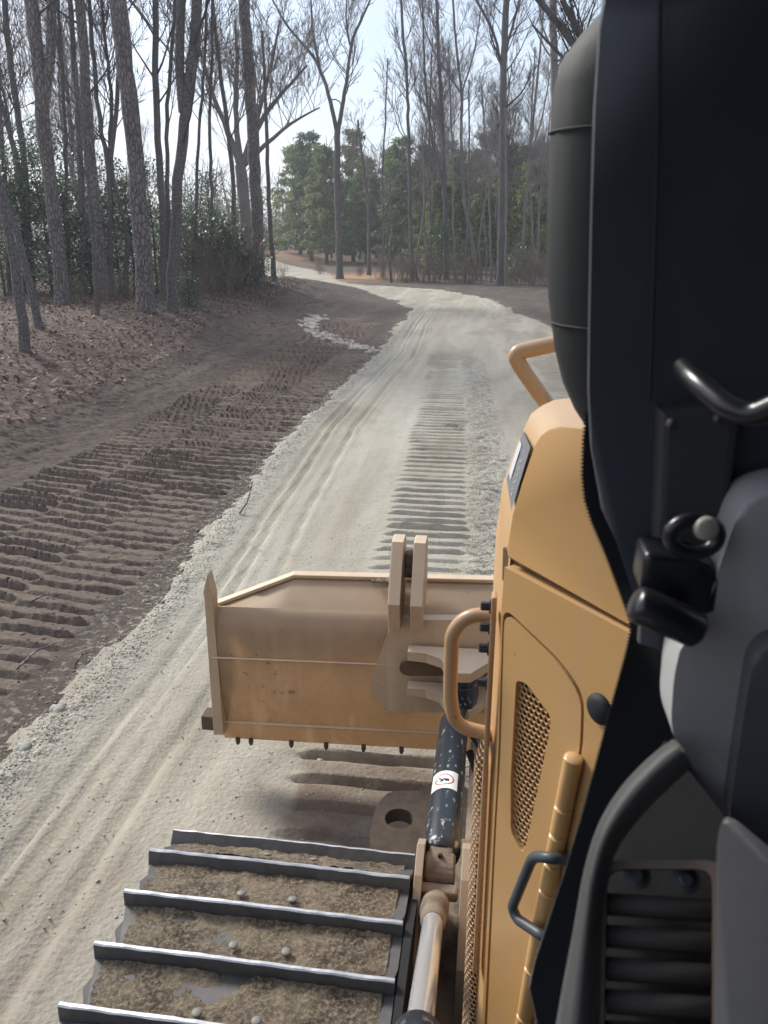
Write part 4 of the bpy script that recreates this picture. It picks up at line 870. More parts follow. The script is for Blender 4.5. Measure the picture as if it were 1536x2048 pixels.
def panel_with_hole(bm, outer, inner, n, t):
    n = Vector(n).normalized()
    def loop(P):
        vs = [bm.verts.new(p) for p in P]; return vs, [bm.edges.new((vs[i], vs[(i + 1) % len(vs)])) for i in range(len(vs))]
    ov, oe = loop(outer); iv, ie = loop(inner)
    r = bmesh.ops.triangle_fill(bm, use_beauty=True, use_dissolve=False, edges=oe + ie)
    fs = [g for g in r['geom'] if isinstance(g, bmesh.types.BMFace)]
    ex = bmesh.ops.extrude_face_region(bm, geom=fs)
    for g in ex['geom']:
        if isinstance(g, bmesh.types.BMVert): g.co -= n * t
def rounded(P, r, k=4):
    """round the corners of a closed polygon"""
    P = V3(P); out = []; n = len(P)
    for i in range(n):
        a, b_, c = P[i - 1], P[i], P[(i + 1) % n]; rr = min(r, (a - b_).length * .45, (c - b_).length * .45)
        s = b_ + (a - b_).normalized() * rr; e = b_ + (c - b_).normalized() * rr
        for j in range(k + 1): q = j / k; out.append(s * (1 - q) ** 2 + b_ * 2 * q * (1 - q) + e * q * q)
    return out

# --- hood: shell, upper panel, side panel, door
face = V3([(0.0692,1.1998,0.7707),(0.0448,1.231,1.4321),(0.0348,1.2439,1.7513),(0.0352,1.2433,1.8995),(0.0368,1.2413,1.9519),(0.0449,1.2309,2.0153),(0.0565,1.216,2.0772),(0.0699,1.1989,2.1449),(0.0775,1.1893,2.1636),(0.088,1.1758,2.1766),(0.1037,1.1556,2.1865),(0.1326,1.1187,2.1915),(0.1624,1.0805,2.1958)])
sil = V3([(0.0161,1.3,0.7371),(0.0327,1.3,1.4947),(0.0275,1.34,1.8041),(0.0247,1.36,1.9938),(0.0277,1.36,2.0056),(0.0364,1.38,2.0345),(0.0487,1.39,2.0781),(0.0637,1.41,2.1255),(0.0741,1.43,2.1449),(0.0944,1.45,2.1573),(0.1172,1.47,2.1644),(0.1724,1.5,2.1667),(0.2191,1.5,2.1651)])
sil[0] = Vector((.030, 1.30, .70)); face[0] = Vector((.034, 1.245, .70)); face[1].x = face[2].x = .034
for p in sil[1:4]: p.x = .026
bm = bmesh.new(); rows = []
xr = .87
def ring(pts, yend=None): return pts + [Vector((xr - .08, pts[-1].y, pts[-1].z + .005)), Vector((xr, pts[-1].y, pts[-1].z - .10)), Vector((xr, pts[-1].y, .70))]
r0 = ring([p + CN * -.012 for p in face]); r1 = ring(sil)
r2 = [Vector((p.x + (.01 if p.z > 1.9 else 0), 1.75 if i < len(sil) else 1.75, .70 if p.z < .8 else p.z - (.02 if p.z < 1.9 else .09))) for i, p in enumerate(r1)]
r3 = [Vector((p.x + (.03 if p.x < .4 else -.03), 2.05, .70 if p.z < .8 else min(p.z - .12, 1.72))) for p in r1]
for rr in (r0, r1, r2, r3): rows.append([bm.verts.new(p) for p in rr])
for a, c in zip(rows, rows[1:]):
    for i in range(len(a) - 1): bm.faces.new((a[i], a[i + 1], c[i + 1], c[i]))
bm.faces.new(rows[-1])
hood = auto_smooth(part('hood', bm, M['paint_top']), 35)
# flat rear-facing side in pieces
bm = bmesh.new(); P = V3([(0.0368,1.2413,1.9519),(0.0449,1.2309,2.0153),(0.0565,1.216,2.0772),(0.0699,1.1989,2.1449),(0.0775,1.1893,2.1636),(0.088,1.1758,2.1766),(0.1037,1.1556,2.1865),(0.1326,1.1187,2.1915),(0.1709,1.0696,2.1973),(0.2243,1.0013,2.1945),(0.2498,0.9687,1.9235),(0.2113,1.0179,1.9362),(0.0402,1.237,1.9345)]); prism(bm, P, CN, .03, .004)
auto_smooth(part('upper_panel', bm, M['paint']), 30)
bm = bmesh.new(); P = V3([(0.0326,1.2759,1.9378),(0.2583,0.987,1.9372),(0.2635,0.9803,1.8826),(0.034,1.2742,1.8759)]); prism(bm, P, CN, .02)
part('panel_gap', bm, simple('gap_shadow', (.16, .095, .05), .8), hood)
bm = bmesh.new()
outer = V3([(0.0359,1.2328,1.9192),(0.2481,0.9611,1.9254),(0.2762,0.9251,1.6259),(0.2287,0.986,1.563),(0.1708,1.0601,0.9474),(0.0409,1.2262,0.68),(0.0422,1.2246,0.9128),(0.0406,1.2267,1.3392),(0.0401,1.2273,1.5491),(0.0347,1.2342,1.8412)])
door_o = rounded([(0.0379,1.2302,1.8463),(0.1302,1.1119,1.8106),(0.1632,1.0698,1.7783),(0.1679,1.0637,1.6877),(0.1459,1.0919,1.3874),(0.1261,1.1173,0.8554),(0.0775,1.1794,0.7554),(0.0472,1.2183,1.5564)], .012, 3)
dh = rounded([(0.037,1.2312,1.8457),(0.1315,1.1103,1.8125),(0.165,1.0675,1.7818),(0.1698,1.0613,1.6897),(0.1481,1.0891,1.3905),(0.1283,1.1144,0.8672),(0.049,1.2159,0.7047),(0.0443,1.222,1.344),(0.0437,1.2228,1.5528)], .03, 4)
dd_ = rounded([(0.04,1.2274,1.8381),(0.1292,1.1133,1.8051),(0.1614,1.072,1.7749),(0.1661,1.066,1.6839),(0.1445,1.0937,1.3854),(0.1226,1.1217,0.8657),(0.0548,1.2085,0.7275),(0.0479,1.2173,1.3487),(0.0472,1.2183,1.5564)], .03, 4)
grille_px = rounded([(0.0657,1.1945,1.722),(0.0818,1.1739,1.7301),(0.122,1.1224,1.7023),(0.1231,1.121,1.6739),(0.1007,1.1497,1.4055),(0.0952,1.1567,1.3798),(0.0734,1.1847,1.4027),(0.0675,1.1922,1.512)], .010, 3)
panel_with_hole(bm, outer, dh, CN, .022)
part('side_panel', bm, M['paint'])
bm = bmesh.new(); panel_with_hole(bm, dd_, grille_px, CN, .014)
door = part('access_door', bm, M['paint'])
bm = bmesh.new(); prism(bm, [p - CN * .03 for p in rounded([(0.0275,1.2532,1.846),(0.1693,1.0717,1.8329),(0.1803,1.0576,1.6888),(0.1321,1.1193,0.8392),(0.0669,1.2028,0.7035)], .01, 2)], CN, .004)
part('door_backing', bm, M['dark'], door)
bm = bmesh.new(); hexa(bm, [p - CN * .006 for p in grille_px], CN, .0072, .0020, .003, ang=.12)
part('grille', bm, M['paint'], door)
# hinge knuckles
hp = V3([(0.1564,1.0557,1.6763),(0.1496,1.0644,1.5707),(0.1457,1.0694,1.5084),(0.1417,1.0745,1.4424),(0.1382,1.0791,1.3767),(0.1324,1.0864,1.2876),(0.1258,1.0948,1.174),(0.1195,1.103,1.0404),(0.1133,1.1109,0.9191)])
for a, c in zip(hp, hp[1:]):
    bm = bmesh.new(); d = (c - a); L = d.length; lathe(bm, a, c, [(.0012, .012), (.004, .0155), (L - .004, .0155), (L - .0012, .012)], 14)
    auto_smooth(part('hinge_knuckle', bm, M['paint']), 40)
bm = bmesh.new(); tube(bm, smooth_path([(0.1761,1.063,1.4612),(0.1329,1.0371,1.4864),(0.1069,1.0703,1.4558),(0.0804,1.1043,1.302),(0.0899,1.0922,1.2891),(0.1332,1.0367,1.3147),(0.1672,1.0744,1.2591)], .02), .0095, 12)
auto_smooth(part('door_handle', bm, M['handle']), 40)
bm = bmesh.new(); a = Vector((0.1912,1.0437,1.7773)); lathe(bm, a, a + CN * .02, [(0, .026), (.012, .024), (.018, .016)], 18)
part('dark_disc', bm, M['stack'], smooth=True)  # plain dark disc set on the hood side
# corner flange with bolts
bm = bmesh.new(); box(bm, (.022, 1.268, 1.40), (.010, .03, .90), bevel=.003); part('corner_flange', bm, M['rail'])
for (x, y, z) in [(0.0204,1.27,1.8245),(0.0206,1.27,1.782),(0.0181,1.27,1.7384),(0.0177,1.27,1.665)]:
    bm = bmesh.new(); lathe(bm, (.018, 1.27, z), (-.012, 1.27, z), [(0, .013), (.004, .013), (.0042, .0085), (.018, .0085), (.020, .006)], 6)
    part('flange_bolt', bm, M['bolt'])
# grab handle on the corner
bm = bmesh.new(); tube(bm, smooth_path([(0.0272,1.3,1.7937),(-0.0252,1.3,1.7879),(-0.0531,1.3,1.7512),(-0.0526,1.3,1.6021),(-0.0391,1.3,1.5437),(0.036,1.3,1.5302)], .035), .0140, 14)
grab = auto_smooth(part('grab_handle', bm, M['rail']), 40)
# rail on top of the hood
bm = bmesh.new(); tube(bm, smooth_path([(0.2128,1.72,2.2556),(0.1304,1.72,2.2374),(0.0421,1.72,2.2165),(0.0635,1.72,2.1823),(0.1345,1.72,2.0911)], .02), .0175, 14)
auto_smooth(part('top_rail', bm, M['rail']), 40)
# decal
bm = bmesh.new(); dq = [Vector(p) for p in [(0.0434,1.2329,2.0145),(0.0703,1.1984,2.1499)]] + [Vector(p) for p in [(0.065,1.41,2.1199),(0.034,1.37,2.0259)]]
dn = (dq[1] - dq[0]).cross(dq[3] - dq[0]).normalized();  dn = dn if dn.x < 0 else -dn
q = []
for i in range(7):
    t_ = i / 6; a = face[5].lerp(face[7], t_); c = sil[5].lerp(sil[7], t_)
    q.append((a + dn * .004, c + dn * .004))
# follow the shell: interpolate along both edges
def on_edges(t_):
    A = [face[5], face[6], face[7]]; B = [sil[5], sil[6], sil[7]]; k = min(1, int(t_ * 2)); u_ = t_ * 2 - k
    return A[k].lerp(A[k + 1], u_), B[k].lerp(B[k + 1], u_)
def decal_piece(name, t0, t1, s0, s1, h, mat, par, t=.0015):
    bm = bmesh.new(); st = [t0 + (t1 - t0) * i / 4 for i in range(5)]; up_ = []; lo_ = []
    for t_ in st:
        a, c = on_edges(t_); nn = (c - a).cross(face[7] - face[5]).normalized(); nn = nn if nn.dot(Vector((-.5, -.6, .4))) > 0 else -nn
        up_.append((bm.verts.new(a.lerp(c, s0) + nn * h), bm.verts.new(a.lerp(c, s1) + nn * h)))
    for a, c in zip(up_, up_[1:]): bm.faces.new((a[0], a[1], c[1], c[0]))
    return part(name, bm, mat, par)
M['decal'] = simple('grey_decal', (.19, .195, .215), .45, 0, .1, 10, 0); M['decal_w'] = simple('decal_white', (.62, .63, .65), .45, 0, .05, 10, 0)
dec = decal_piece('decal', 0.02, .95, .06, .94, .003, M['decal'], hood)
decal_piece('decal_mark', .20, .80, .62, .86, .0045, M['decal_w'], hood)
for i in range(11): decal_piece('decal_lettering', .14 + .055 * i, .14 + .055 * i + (.014 if i % 3 else .03), .26 + .07 * (i % 2), .30 + .07 * (i % 2), .0045, M['decal_w'], hood)
# perforated guard below, wrapped round
bm = bmesh.new(); cell = .0092; hz0, hz1 = .62, 1.53
def guard_pt(s_, z): # s_: arc length round the nose of the guard
    r_ = .052; a = s_ / r_
    return Vector((.030 - .030 * math.sin(min(a, math.pi / 2) if a > 0 else 0) , 1.292 + .0 + r_ * (1 - math.cos(a)) * .8 if a > 0 else 1.292, z))
row = 0; z_ = hz0
while z_ < hz1:
    s_ = -.004 + (cell * .866 if row % 2 else 0)
    while s_ < .085:
        A = []; B = []
        for k in range(6):
            a = math.pi / 6 + k * math.pi / 3; p = guard_pt(s_ + cell * math.cos(a), z_ + cell * math.sin(a)); pi_ = guard_pt(s_ + (cell - .0026) * math.cos(a), z_ + (cell - .0026) * math.sin(a))
            if z_ > 1.45: sh = (z_ - 1.45) * .25; p.x += sh; pi_.x += sh
            A.append(bm.verts.new(p)); B.append(bm.verts.new(pi_ + Vector((.002, .002, 0))))
        for k in range(6): bm.faces.new((A[k], A[(k + 1) % 6], B[(k + 1) % 6], B[k]))
        s_ += cell * 1.732
    z_ += cell * 1.5; row += 1
part('perforated_guard', bm, M['paint_top'])
bm = bmesh.new(); box(bm, (.036, 1.34, 1.07), (.036, .07, .95)); part('guard_core', bm, M['dark'])

# --- blade
TILT = .036
def bz(x, z): return z + TILT * (x + .35)
prof = [(3.165, .998), (3.15, 1.003), (2.985, .925), (2.952, .885), (2.938, .82), (2.935, .70), (2.945, .52), (2.985, .32), (3.02, .20), (3.035, .20)]
bx_ = [-1.205, -1.03, -.86, -.3, .2, .8, 1.4, 1.76, 2.105]
bm = bmesh.new(); rows = []
for x in bx_:
    dz = .115 * max(0, (-.86 - x) / .345) + .115 * max(0, (x - 1.76) / .345)
    rows.append([bm.verts.new((x, y - (dz * .7 if i < 2 else 0), bz(x, max(z - (dz if i < 2 else 0), .86 if i < 2 else 0)))) for i, (y, z) in enumerate(prof)])
for a, c in zip(rows, rows[1:]):
    for i in range(len(prof) - 1): bm.faces.new((a[i], a[i + 1], c[i + 1], c[i]))
bmesh.ops.solidify(bm, geom=bm.faces[:], thickness=-.022)
blade = auto_smooth(part('blade', bm, M['blade']), 28)
# top lip
bm = bmesh.new(); tp = [(-1.205, 3.06, bz(-1.205, .893)), (-.86, 3.145, bz(-.86, 1.008)), (1.76, 3.145, bz(1.76, 1.008)), (2.105, 3.06, bz(2.105, .893))]
for a, c in zip(tp, tp[1:]):
    a, c = Vector(a), Vector(c); d = c - a; mid = (a + c) / 2; q = Vector((1, 0, 0)).rotation_difference(d)
    box(bm, mid + Vector((0, .012, .006)), (d.length + .01, .05, .018), q.to_matrix(), .004)
part('top_lip', bm, M['blade'], blade)
for zz_, yy, nm, hh in ((.695, 2.929, 'weld_seam', .010), (.325, 2.972, 'cutting_edge_seam', .012)):
    bm = bmesh.new(); tube(bm, [(x, yy, bz(x, zz_)) for x in (-1.2, -.3, .6, 2.1)], hh * .5, 6); part(nm, bm, M['blade'], blade)
bm = bmesh.new(); prism(bm, V3([(-1.1896,2.93,1.0731),(-1.1724,2.93,0.9734),(-1.175,2.93,0.8803),(-1.1732,2.93,0.6275),(-1.1744,2.93,0.2516),(-1.2237,2.93,0.2466),(-1.216,2.93,0.624),(-1.2108,2.93,0.9513),(-1.2147,2.93,0.9875)]), (0, -1, 0), .06, .003)
part('end_plate', bm, M['blade'], blade)
bm = bmesh.new(); box(bm, (-1.262, 3.0, .285), (.06, .08, .075), bevel=.004); part('end_bit', bm, simple('rusty_bit', (.10, .065, .045), .8), blade)
for i, x in enumerate((-1.135, -1.07, -.87, -.70, -.52, -.34, -.16, .02)):
    bm = bmesh.new(); z = bz(x, .19); lathe(bm, (x, 3.01, z + .02), (x, 3.005, z - .035), [(0, .012), (.022, .012), (.024, .009), (.032, .008)], 6); part('edge_bolt', bm, simple('rusty_nut', (.085, .058, .043), .8), blade)
# clevis standing on the blade
for xa, xb in ((-.385, -.335), (-.292, -.242)):
    bm = bmesh.new()
    P = [(xa, 2.86, .905), (xa, 2.84, 1.03), (xa, 2.96, 1.262), (xa, 3.04, 1.266), (xa, 3.08, 1.235), (xa, 3.10, 1.05), (xa, 2.97, .88)]
    prism(bm, P, (-1, 0, 0), xb - xa, .006); part('clevis_plate', bm, M['blade'], blade)
bm = bmesh.new(); box(bm, (-.313, 3.04, 1.14), (.045, .05, .10), bevel=.012); lathe(bm, (-.335, 3.03, 1.10), (-.290, 3.03, 1.10), [(0, .028), (.045, .028)], 14); part('clevis_pin', bm, M['casting'], blade)
bm = bmesh.new(); box(bm, (-.43, 3.10, bz(-.43, 1.02)), (.12, .04, .012), bevel=.004); part('mud_lump', bm, M['soil'], blade)
# mounting plate with the two lugs
bm = bmesh.new(); P = rounded([(-0.4786,2.925,0.5405),(-0.4623,2.925,0.639),(-0.3894,2.925,0.8718),(-0.3421,2.925,0.9184),(0.3438,2.925,0.9681),(0.3778,2.925,0.5249),(-0.3952,2.925,0.452)], .035, 4); prism(bm, P, (0, -1, 0), .05, .006)
plate = part('mounting_plate', bm, M['blade'], blade)
lug = [(-.30, 2.90), (-.30, 2.845), (-.22, 2.835), (-.155, 2.80), (-.125, 2.73), (-.085, 2.695), (-.030, 2.70), (.010, 2.75), (.045, 2.80), (.11, 2.835), (.3, 2.84), (.3, 2.90)]
for z0, th in ((.775, .045), (.605, .040)):
    bm = bmesh.new(); prism(bm, [(x, y, z0 + th + (x + .1) * .02) for x, y in lug], (0, 0, 1), th, .005); part('pivot_lug', bm, M['blade'], plate)
bm = bmesh.new(); lathe(bm, (-.060, 2.755, .775), (-.060, 2.755, .60), [(0, .062), (.014, .062), (.016, .054), (.030, .054), (.034, .060), (.08, .066), (.12, .060), (.165, .045)], 22)
auto_smooth(part('ball_joint', bm, M['barrel'], plate), 40)
bm = bmesh.new(); prism(bm, rounded([(-0.3385,2.87,0.7319),(-0.3085,2.87,0.7466),(0.0462,2.87,0.7709),(0.0489,2.87,0.7109),(-0.3014,2.87,0.681),(-0.3339,2.87,0.6931)], .02, 3), (0, -1, 0), .02, .002); part('plate_slot', bm, simple('slot_brown', (.11, .062, .032), .8), plate)

# --- hydraulic cylinders between track and hood
A1 = Vector((-.083, 1.775, .762)); B1 = Vector((-.088, 2.66, .625)); L1 = (B1 - A1).length
bm = bmesh.new(); lathe(bm, A1, B1, [(0, .040), (.012, .052), (.03, .056), (L1 - .05, .056), (L1 - .03, .052), (L1, .036)], 26)
ang = auto_smooth(part('angle_cylinder', bm, M['barrel']), 35)
bm = bmesh.new(); lathe(bm, B1 - (B1 - A1).normalized() * .03, Vector((-.062, 2.755, .66)), [(0, .034), (.10, .036)], 16); part('rod_end', bm, M['barrel'], ang, True)
# warning label wrapped on the barrel
dv = (B1 - A1).normalized(); sv = dv.cross(Vector((0, 0, 1))).normalized(); uv = sv.cross(dv).normalized()
def on_barrel(t_, a, r_=.0572): return A1 + dv * t_ + (sv * math.sin(a) + uv * math.cos(a)) * r_
tl = .335
def barrel_patch(name, t0, t1, a0, a1, r_, mat, k=8):
    bm = bmesh.new(); g = [[bm.verts.new(on_barrel(t0 + (t1 - t0) * j, a0 + (a1 - a0) * i / k, r_)) for i in range(k + 1)] for j in (0, 1)]
    for i in range(k): bm.faces.new((g[0][i], g[0][i + 1], g[1][i + 1], g[1][i]))
    return part(name, bm, mat, ang)
M['label'] = simple('label_white', (.78, .77, .74), .5, 0, .08, 30, 0); M['ink_red'] = simple('label_red', (.45, .09, .07), .5); M['ink'] = simple('label_ink', (.02, .02, .025), .5)
barrel_patch('warning_label', tl - .055, tl + .055, -1.05, .62, .0573, M['label'], 14)
def barrel_poly(name, pts, r_, mat):   # pts in (x across: + to the hood, y along: + forward), metres
    bm = bmesh.new(); vs = [bm.verts.new(on_barrel(tl + py, -.2 + px / .057, r_)) for px, py in pts]; bm.faces.new(vs); return part(name, bm, mat, ang)
def ringpts(r0_, r1_, k=24):
    bm = bmesh.new(); A = []; B = []
    for i in range(k):
        a = 2 * math.pi * i / k; A.append(bm.verts.new(on_barrel(tl + r0_ * math.sin(a), -.2 + r0_ * math.cos(a) / .057, .0577))); B.append(bm.verts.new(on_barrel(tl + r1_ * math.sin(a), -.2 + r1_ * math.cos(a) / .057, .0577)))
    for i in range(k): bm.faces.new((A[i], A[(i + 1) % k], B[(i + 1) % k], B[i]))
    return part('prohibition_ring', bm, M['ink_red'], ang)
ringpts(.034, .029)
barrel_poly('prohibition_bar', [(-.024, -.020), (-.020, -.024), (.024, .020), (.020, .024)], .0581, M['ink_red'])
barrel_poly('pictogram', [(-.016, -.014), (-.002, -.014), (-.002, -.004), (.003, -.004), (.003, -.012), (.017, -.012), (.017, .002), (.004, .004), (-.004, .010), (-.018, .012), (-.020, .004), (-.010, -.002)], .0579, M['ink'])
barrel_poly('pictogram_head', [(-.024, .000), (-.019, -.004), (-.024, -.008), (-.028, -.004)], .0579, M['ink'])
# eye, bracket plates, rod
bm = bmesh.new(); lathe(bm, (-.125, 1.735, .755), (-.040, 1.735, .755), [(0, .040), (.006, .046), (.079, .046), (.085, .040)], 20); box(bm, (-.083, 1.765, .765), (.07, .07, .06), bevel=.012)
part('cylinder_eye', bm, M['casting'], ang)
bm = bmesh.new(); lathe(bm, (-.083, 1.738, .797), (-.083, 1.732, .815), [(0, .008), (.01, .008), (.018, .004)], 10); part('grease_nipple', bm, M['bolt'], ang)
M['bracket'] = paint('dusty_bracket', (.36, .22, .11), .6, .9, (.34, .27, .20))
for xa, nm in ((-.150, 'bracket_plate'), (-.022, 'bracket_plate')):
    bm = bmesh.new(); P = [(xa, 1.80, .80), (xa, 1.74, .835), (xa, 1.66, .80), (xa, 1.50, .66), (xa, 1.42, .45), (xa, 1.85, .40), (xa, 1.86, .70)]; prism(bm, P, (-1, 0, 0), .022, .003)
    part(nm, bm, M['bracket'])
bm = bmesh.new(); box(bm, (-.085, 1.60, .47), (.13, .42, .10), bevel=.01); part('frame_arm', bm, M['casting'])
bm = bmesh.new(); box(bm, (-.085, 1.665, .745), (.115, .035, .035), bevel=.008); part('bracket_crossbar', bm, M['casting'])
A2 = Vector((-.088, 1.63, .735)); B2 = Vector((-.077, 1.02, 1.085)); L2 = (B2 - A2).length
bm = bmesh.new(); lathe(bm, A2, A2.lerp(B2, .38), [(-.03, .034), (-.01, .039), (.07, .039), (.10, .034), (.14, .032), (.15, .028)], 22); auto_smooth(part('rod_eye', bm, M['casting']), 50)
bm = bmesh.new(); lathe(bm, A2.lerp(B2, .12), B2, [(0, .0265), (L2 * .98, .0265)], 24); auto_smooth(part('chrome_rod', bm, M['chrome']), 60)
bm = bmesh.new(); lathe(bm, B2 + (B2 - A2).normalized() * .03, B2 + (B2 - A2).normalized() * .6, [(0, .036), (.015, .046), (.08, .046), (.085, .042), (.6, .042)], 22); auto_smooth(part('lift_cylinder', bm, M['barrel']), 40)
bm = bmesh.new(); tube(bm, smooth_path([(-.02, 2.62, .60), (.03, 2.5, .62), (.06, 2.2, .55), (.06, 1.7, .5)], .1), .016, 10); part('hydraulic_hose', bm, M['rubber'], smooth=True)
bm = bmesh.new(); tube(bm, smooth_path([(-.02, 2.56, .55), (.04, 2.4, .50), (.05, 1.9, .45)], .1), .016, 10); part('hydraulic_hose', bm, M['rubber'], smooth=True)
# push frame: mud-covered plate with a hole, and the arm behind it
bm = bmesh.new()
pl = rounded([(-.375, 2.42, .36), (-.375, 2.24, .36), (-.30, 2.14, .36), (.25, 2.14, .36), (.25, 2.62, .36), (-.34, 2.52, .36)], .06, 4); hl = [Vector((-.275 + .055 * math.cos(a), 2.372 + .055 * math.sin(a), .36)) for a in np.linspace(0, 2 * math.pi, 18)[:-1]]
panel_with_hole(bm, pl, hl, (0, 0, 1), .06); part('push_frame', bm, simple('muddy_plate', (.085, .061, .045), .95, 0, .7, 22, 1.0))
bm = bmesh.new(); box(bm, (.10, 2.45, .30), (.24, .9, .16), bevel=.02); box(bm, (-.05, 1.95, .30), (.12, .7, .14), bevel=.02); part('push_arm', bm, M['casting'])
bm = bmesh.new(); box(bm, (.45, .9, .55), (.86, 2.1, .30)); part('belly_frame', bm, M['dark'])

# --- track: every shoe a part
W0, W1, ZT, PIT, CY, CZ, RT = -.905, -.160, .826, .163, 1.555, .41, .416
def shoe_mesh():
    bm = bmesh.new(); xa, xb = -(W1 - W0) / 2, (W1 - W0) / 2; ch = .05
    # plate (z=0 is the grouser tip): corners cut back on the side away from the grouser
    P = [(xa, .070, -.046), (xa + .02, .012, -.046), (xa + .012, -.02, -.046), (xa + ch, -.086, -.052), (xb - ch * .3, -.086, -.052), (xb, -.03, -.046), (xb, .070, -.046)]
    prism(bm, P, (0, 0, 1), .016)
    n0 = len(bm.faces)
    g = [(.060, -.05), (.064, -.003), (.067, 0), (.0745, 0), (.077, -.003), (.084, -.05)]
    rj = random.Random(3); cols = []
    for c_ in range(31):
        t_ = c_ / 30; wear = .0035 * math.sin(t_ * 2.2 + .4) + rj.uniform(-.0013, .0010); cols.append([bm.verts.new((xa + (xb - xa) * t_, y + rj.uniform(-.0007, .0007), z - (wear + .004 * (t_ - .5) ** 2 * 4 if z > -.02 else 0))) for y, z in g])
    for A, B in zip(cols, cols[1:]):
        for i in range(len(g) - 1):
            f = bm.faces.new((A[i], A[i + 1], B[i + 1], B[i])); f.material_index = 1 if i in (1, 2, 3) else 0
    bm.faces.new(cols[0][::-1]); bm.faces.new(cols[-1])
    bmesh.ops.recalc_face_normals(bm, faces=bm.faces[:])
    me = bpy.data.meshes.new('track_shoe'); bm.to_mesh(me); bm.free(); setmats(me, [M['steel'], M['bright']]); return me
SHOE = shoe_mesh()
def soil_mesh(seed):
    gx, gy = np.meshgrid(np.linspace(-.345, .345, 140), np.linspace(-.074, .058, 40))
    e = np.minimum(np.minimum(gx + .36, .362 - gx) * 1.0, .30) ; bare = fbm(gx * 4.5 + seed * 3.1, gy * 7 + seed, 500 + seed, 4, .6)
    lowerleft = sm(.02, .16, gx + .345 + (gy + .11) * .35 + .06 * (bare - .5)); lowerright = sm(.0, .10, (.345 - gx) * .9 + (gy + .10) * .9 - .03 + .16 * (bare - .5))
    m_ = lowerleft * lowerright * sm(.30, .44, bare + .03 + .06 * (fbm(gx * 30, gy * 30, 560 + seed, 3, .7) - .5))
    z = -.047 + m_ * (-.003 + .012 * fbm(gx * 8, gy * 9, 520 + seed, 4, .6) + .014 * (fbm(gx * 45, gy * 45, 540 + seed, 3, .7) - .35)) + .006 * sm(.02, .06, gy) * m_
    V_ = np.stack([gx, gy, z], -1).reshape(-1, 3); k = gx.shape[1]
    ii = np.arange(V_.shape[0]).reshape(gx.shape); F_ = np.stack([ii[:-1, :-1], ii[:-1, 1:], ii[1:, 1:], ii[1:, :-1]], -1).reshape(-1, 4)
    keep = m_.reshape(-1)[F_].max(1) > .12
    return from_arrays('packed_soil', V_, F_[keep], M['soil'], smooth=True)
SOIL = [soil_mesh(s) for s in range(6)]
bm = bmesh.new(); bmesh.ops.create_uvsphere(bm, u_segments=12, v_segments=8, radius=.0125)
for v_ in bm.verts: v_.co.z *= .35
me_stud = bpy.data.meshes.new('shoe_bolt'); bm.to_mesh(me_stud); bm.free(); me_stud.shade_smooth(); setmats(me_stud, M['stud'])
xc = (W0 + W1) / 2; flat0 = 1.483; shoes = []
for i in range(0, 12): shoes.append((flat0 - PIT * i, ZT, 0.0, i + 2))
for i, a in enumerate((12, 36.5, 61, 85.5, 110, 134.5, 159)): shoes.append((CY + RT * math.sin(R(a)), CZ + RT * math.cos(R(a)), -R(a), 1 - i))
for i in range(0, 12): shoes.append((1.44 - PIT * i, CZ - RT, math.pi, 99))
for y, z, a, kk in shoes:
    o = bpy.data.objects.new('track_shoe', SHOE); link(o, dozer)
    # the grouser sits .071 ahead of the shoe's own origin
    c_, s_ = math.cos(a), math.sin(a)
    o.location = Vector((xc, y - .071 * c_, z - .071 * s_)) - DZ0; o.rotation_euler = (a, 0, 0)
    if -1 <= kk < 9:
        c = mesh_obj('packed_soil', SOIL[(kk + 1) % 6], o)
        for dx_ in ((-.085, .055) if kk % 2 else (-.06, .075)):
            st_ = mesh_obj('shoe_bolt', me_stud, o); st_.location = (dx_ + .02, -.052 + .01 * (kk % 3), -.031)
bm = bmesh.new(); box(bm, (xc, .75, .40), (.30, 2.0, .34), bevel=.05); part('track_frame', bm, M['dark'])
bm = bmesh.new(); lathe(bm, (xc - .11, CY, CZ), (xc + .11, CY, CZ), [(0, .27), (.02, .32), (.2, .32), (.22, .27)], 32); part('idler_wheel', bm, M['dark'], smooth=True)
bm = bmesh.new(); prism(bm, [(-.155, 1.62, .76), (-.155, 1.62, .40), (-.155, .2, .40), (-.155, .2, .80), (-.155, 1.45, .80)], (-1, 0, 0), .02); part('inner_shade', bm, M['dark'])  # black plate stands in for the shade inside the track frame
bm = bmesh.new(); box(bm, (-.03, .55, .55), (.20, 1.5, .10)); part('side_frame', bm, M['dark'])
bm = bmesh.new(); box(bm, (-.27, .10, .92), (.75, .9, .05), bevel=.01); part('fender', bm, M['dark'])

# --- cab
CABY = .74
bm = bmesh.new(); box(bm, (-.28, CABY + .006, 2.1), (1.26, .006, 1.66)); part('windscreen', bm, M['glass'])
edge = V3([(0.0885,0.733,2.2989),(0.0878,0.733,2.27),(0.0897,0.733,2.2353),(0.0942,0.733,2.21),(0.1029,0.733,2.1871),(0.1182,0.733,2.156),(0.1382,0.733,2.1106),(0.1499,0.733,2.0832),(0.1521,0.733,2.0708),(0.1504,0.733,2.0486),(0.1417,0.733,1.9814),(0.132,0.733,1.9034),(0.1222,0.733,1.8272),(0.1103,0.733,1.7496),(0.0989,0.733,1.683),(0.0859,0.733,1.6084),(0.0815,0.733,1.5614),(0.0883,0.733,1.5324),(0.0967,0.733,1.4897),(0.0954,0.733,1.3583)])
dense = []
for a, c in zip(edge, edge[1:]):
    k = max(1, int((c - a).length / .0019))
    for i in range(k): dense.append(a.lerp(c, i / k))
teeth = [p + Vector((-.0016 if i % 2 else .0016, 0, 0)) for i, p in enumerate(dense)]
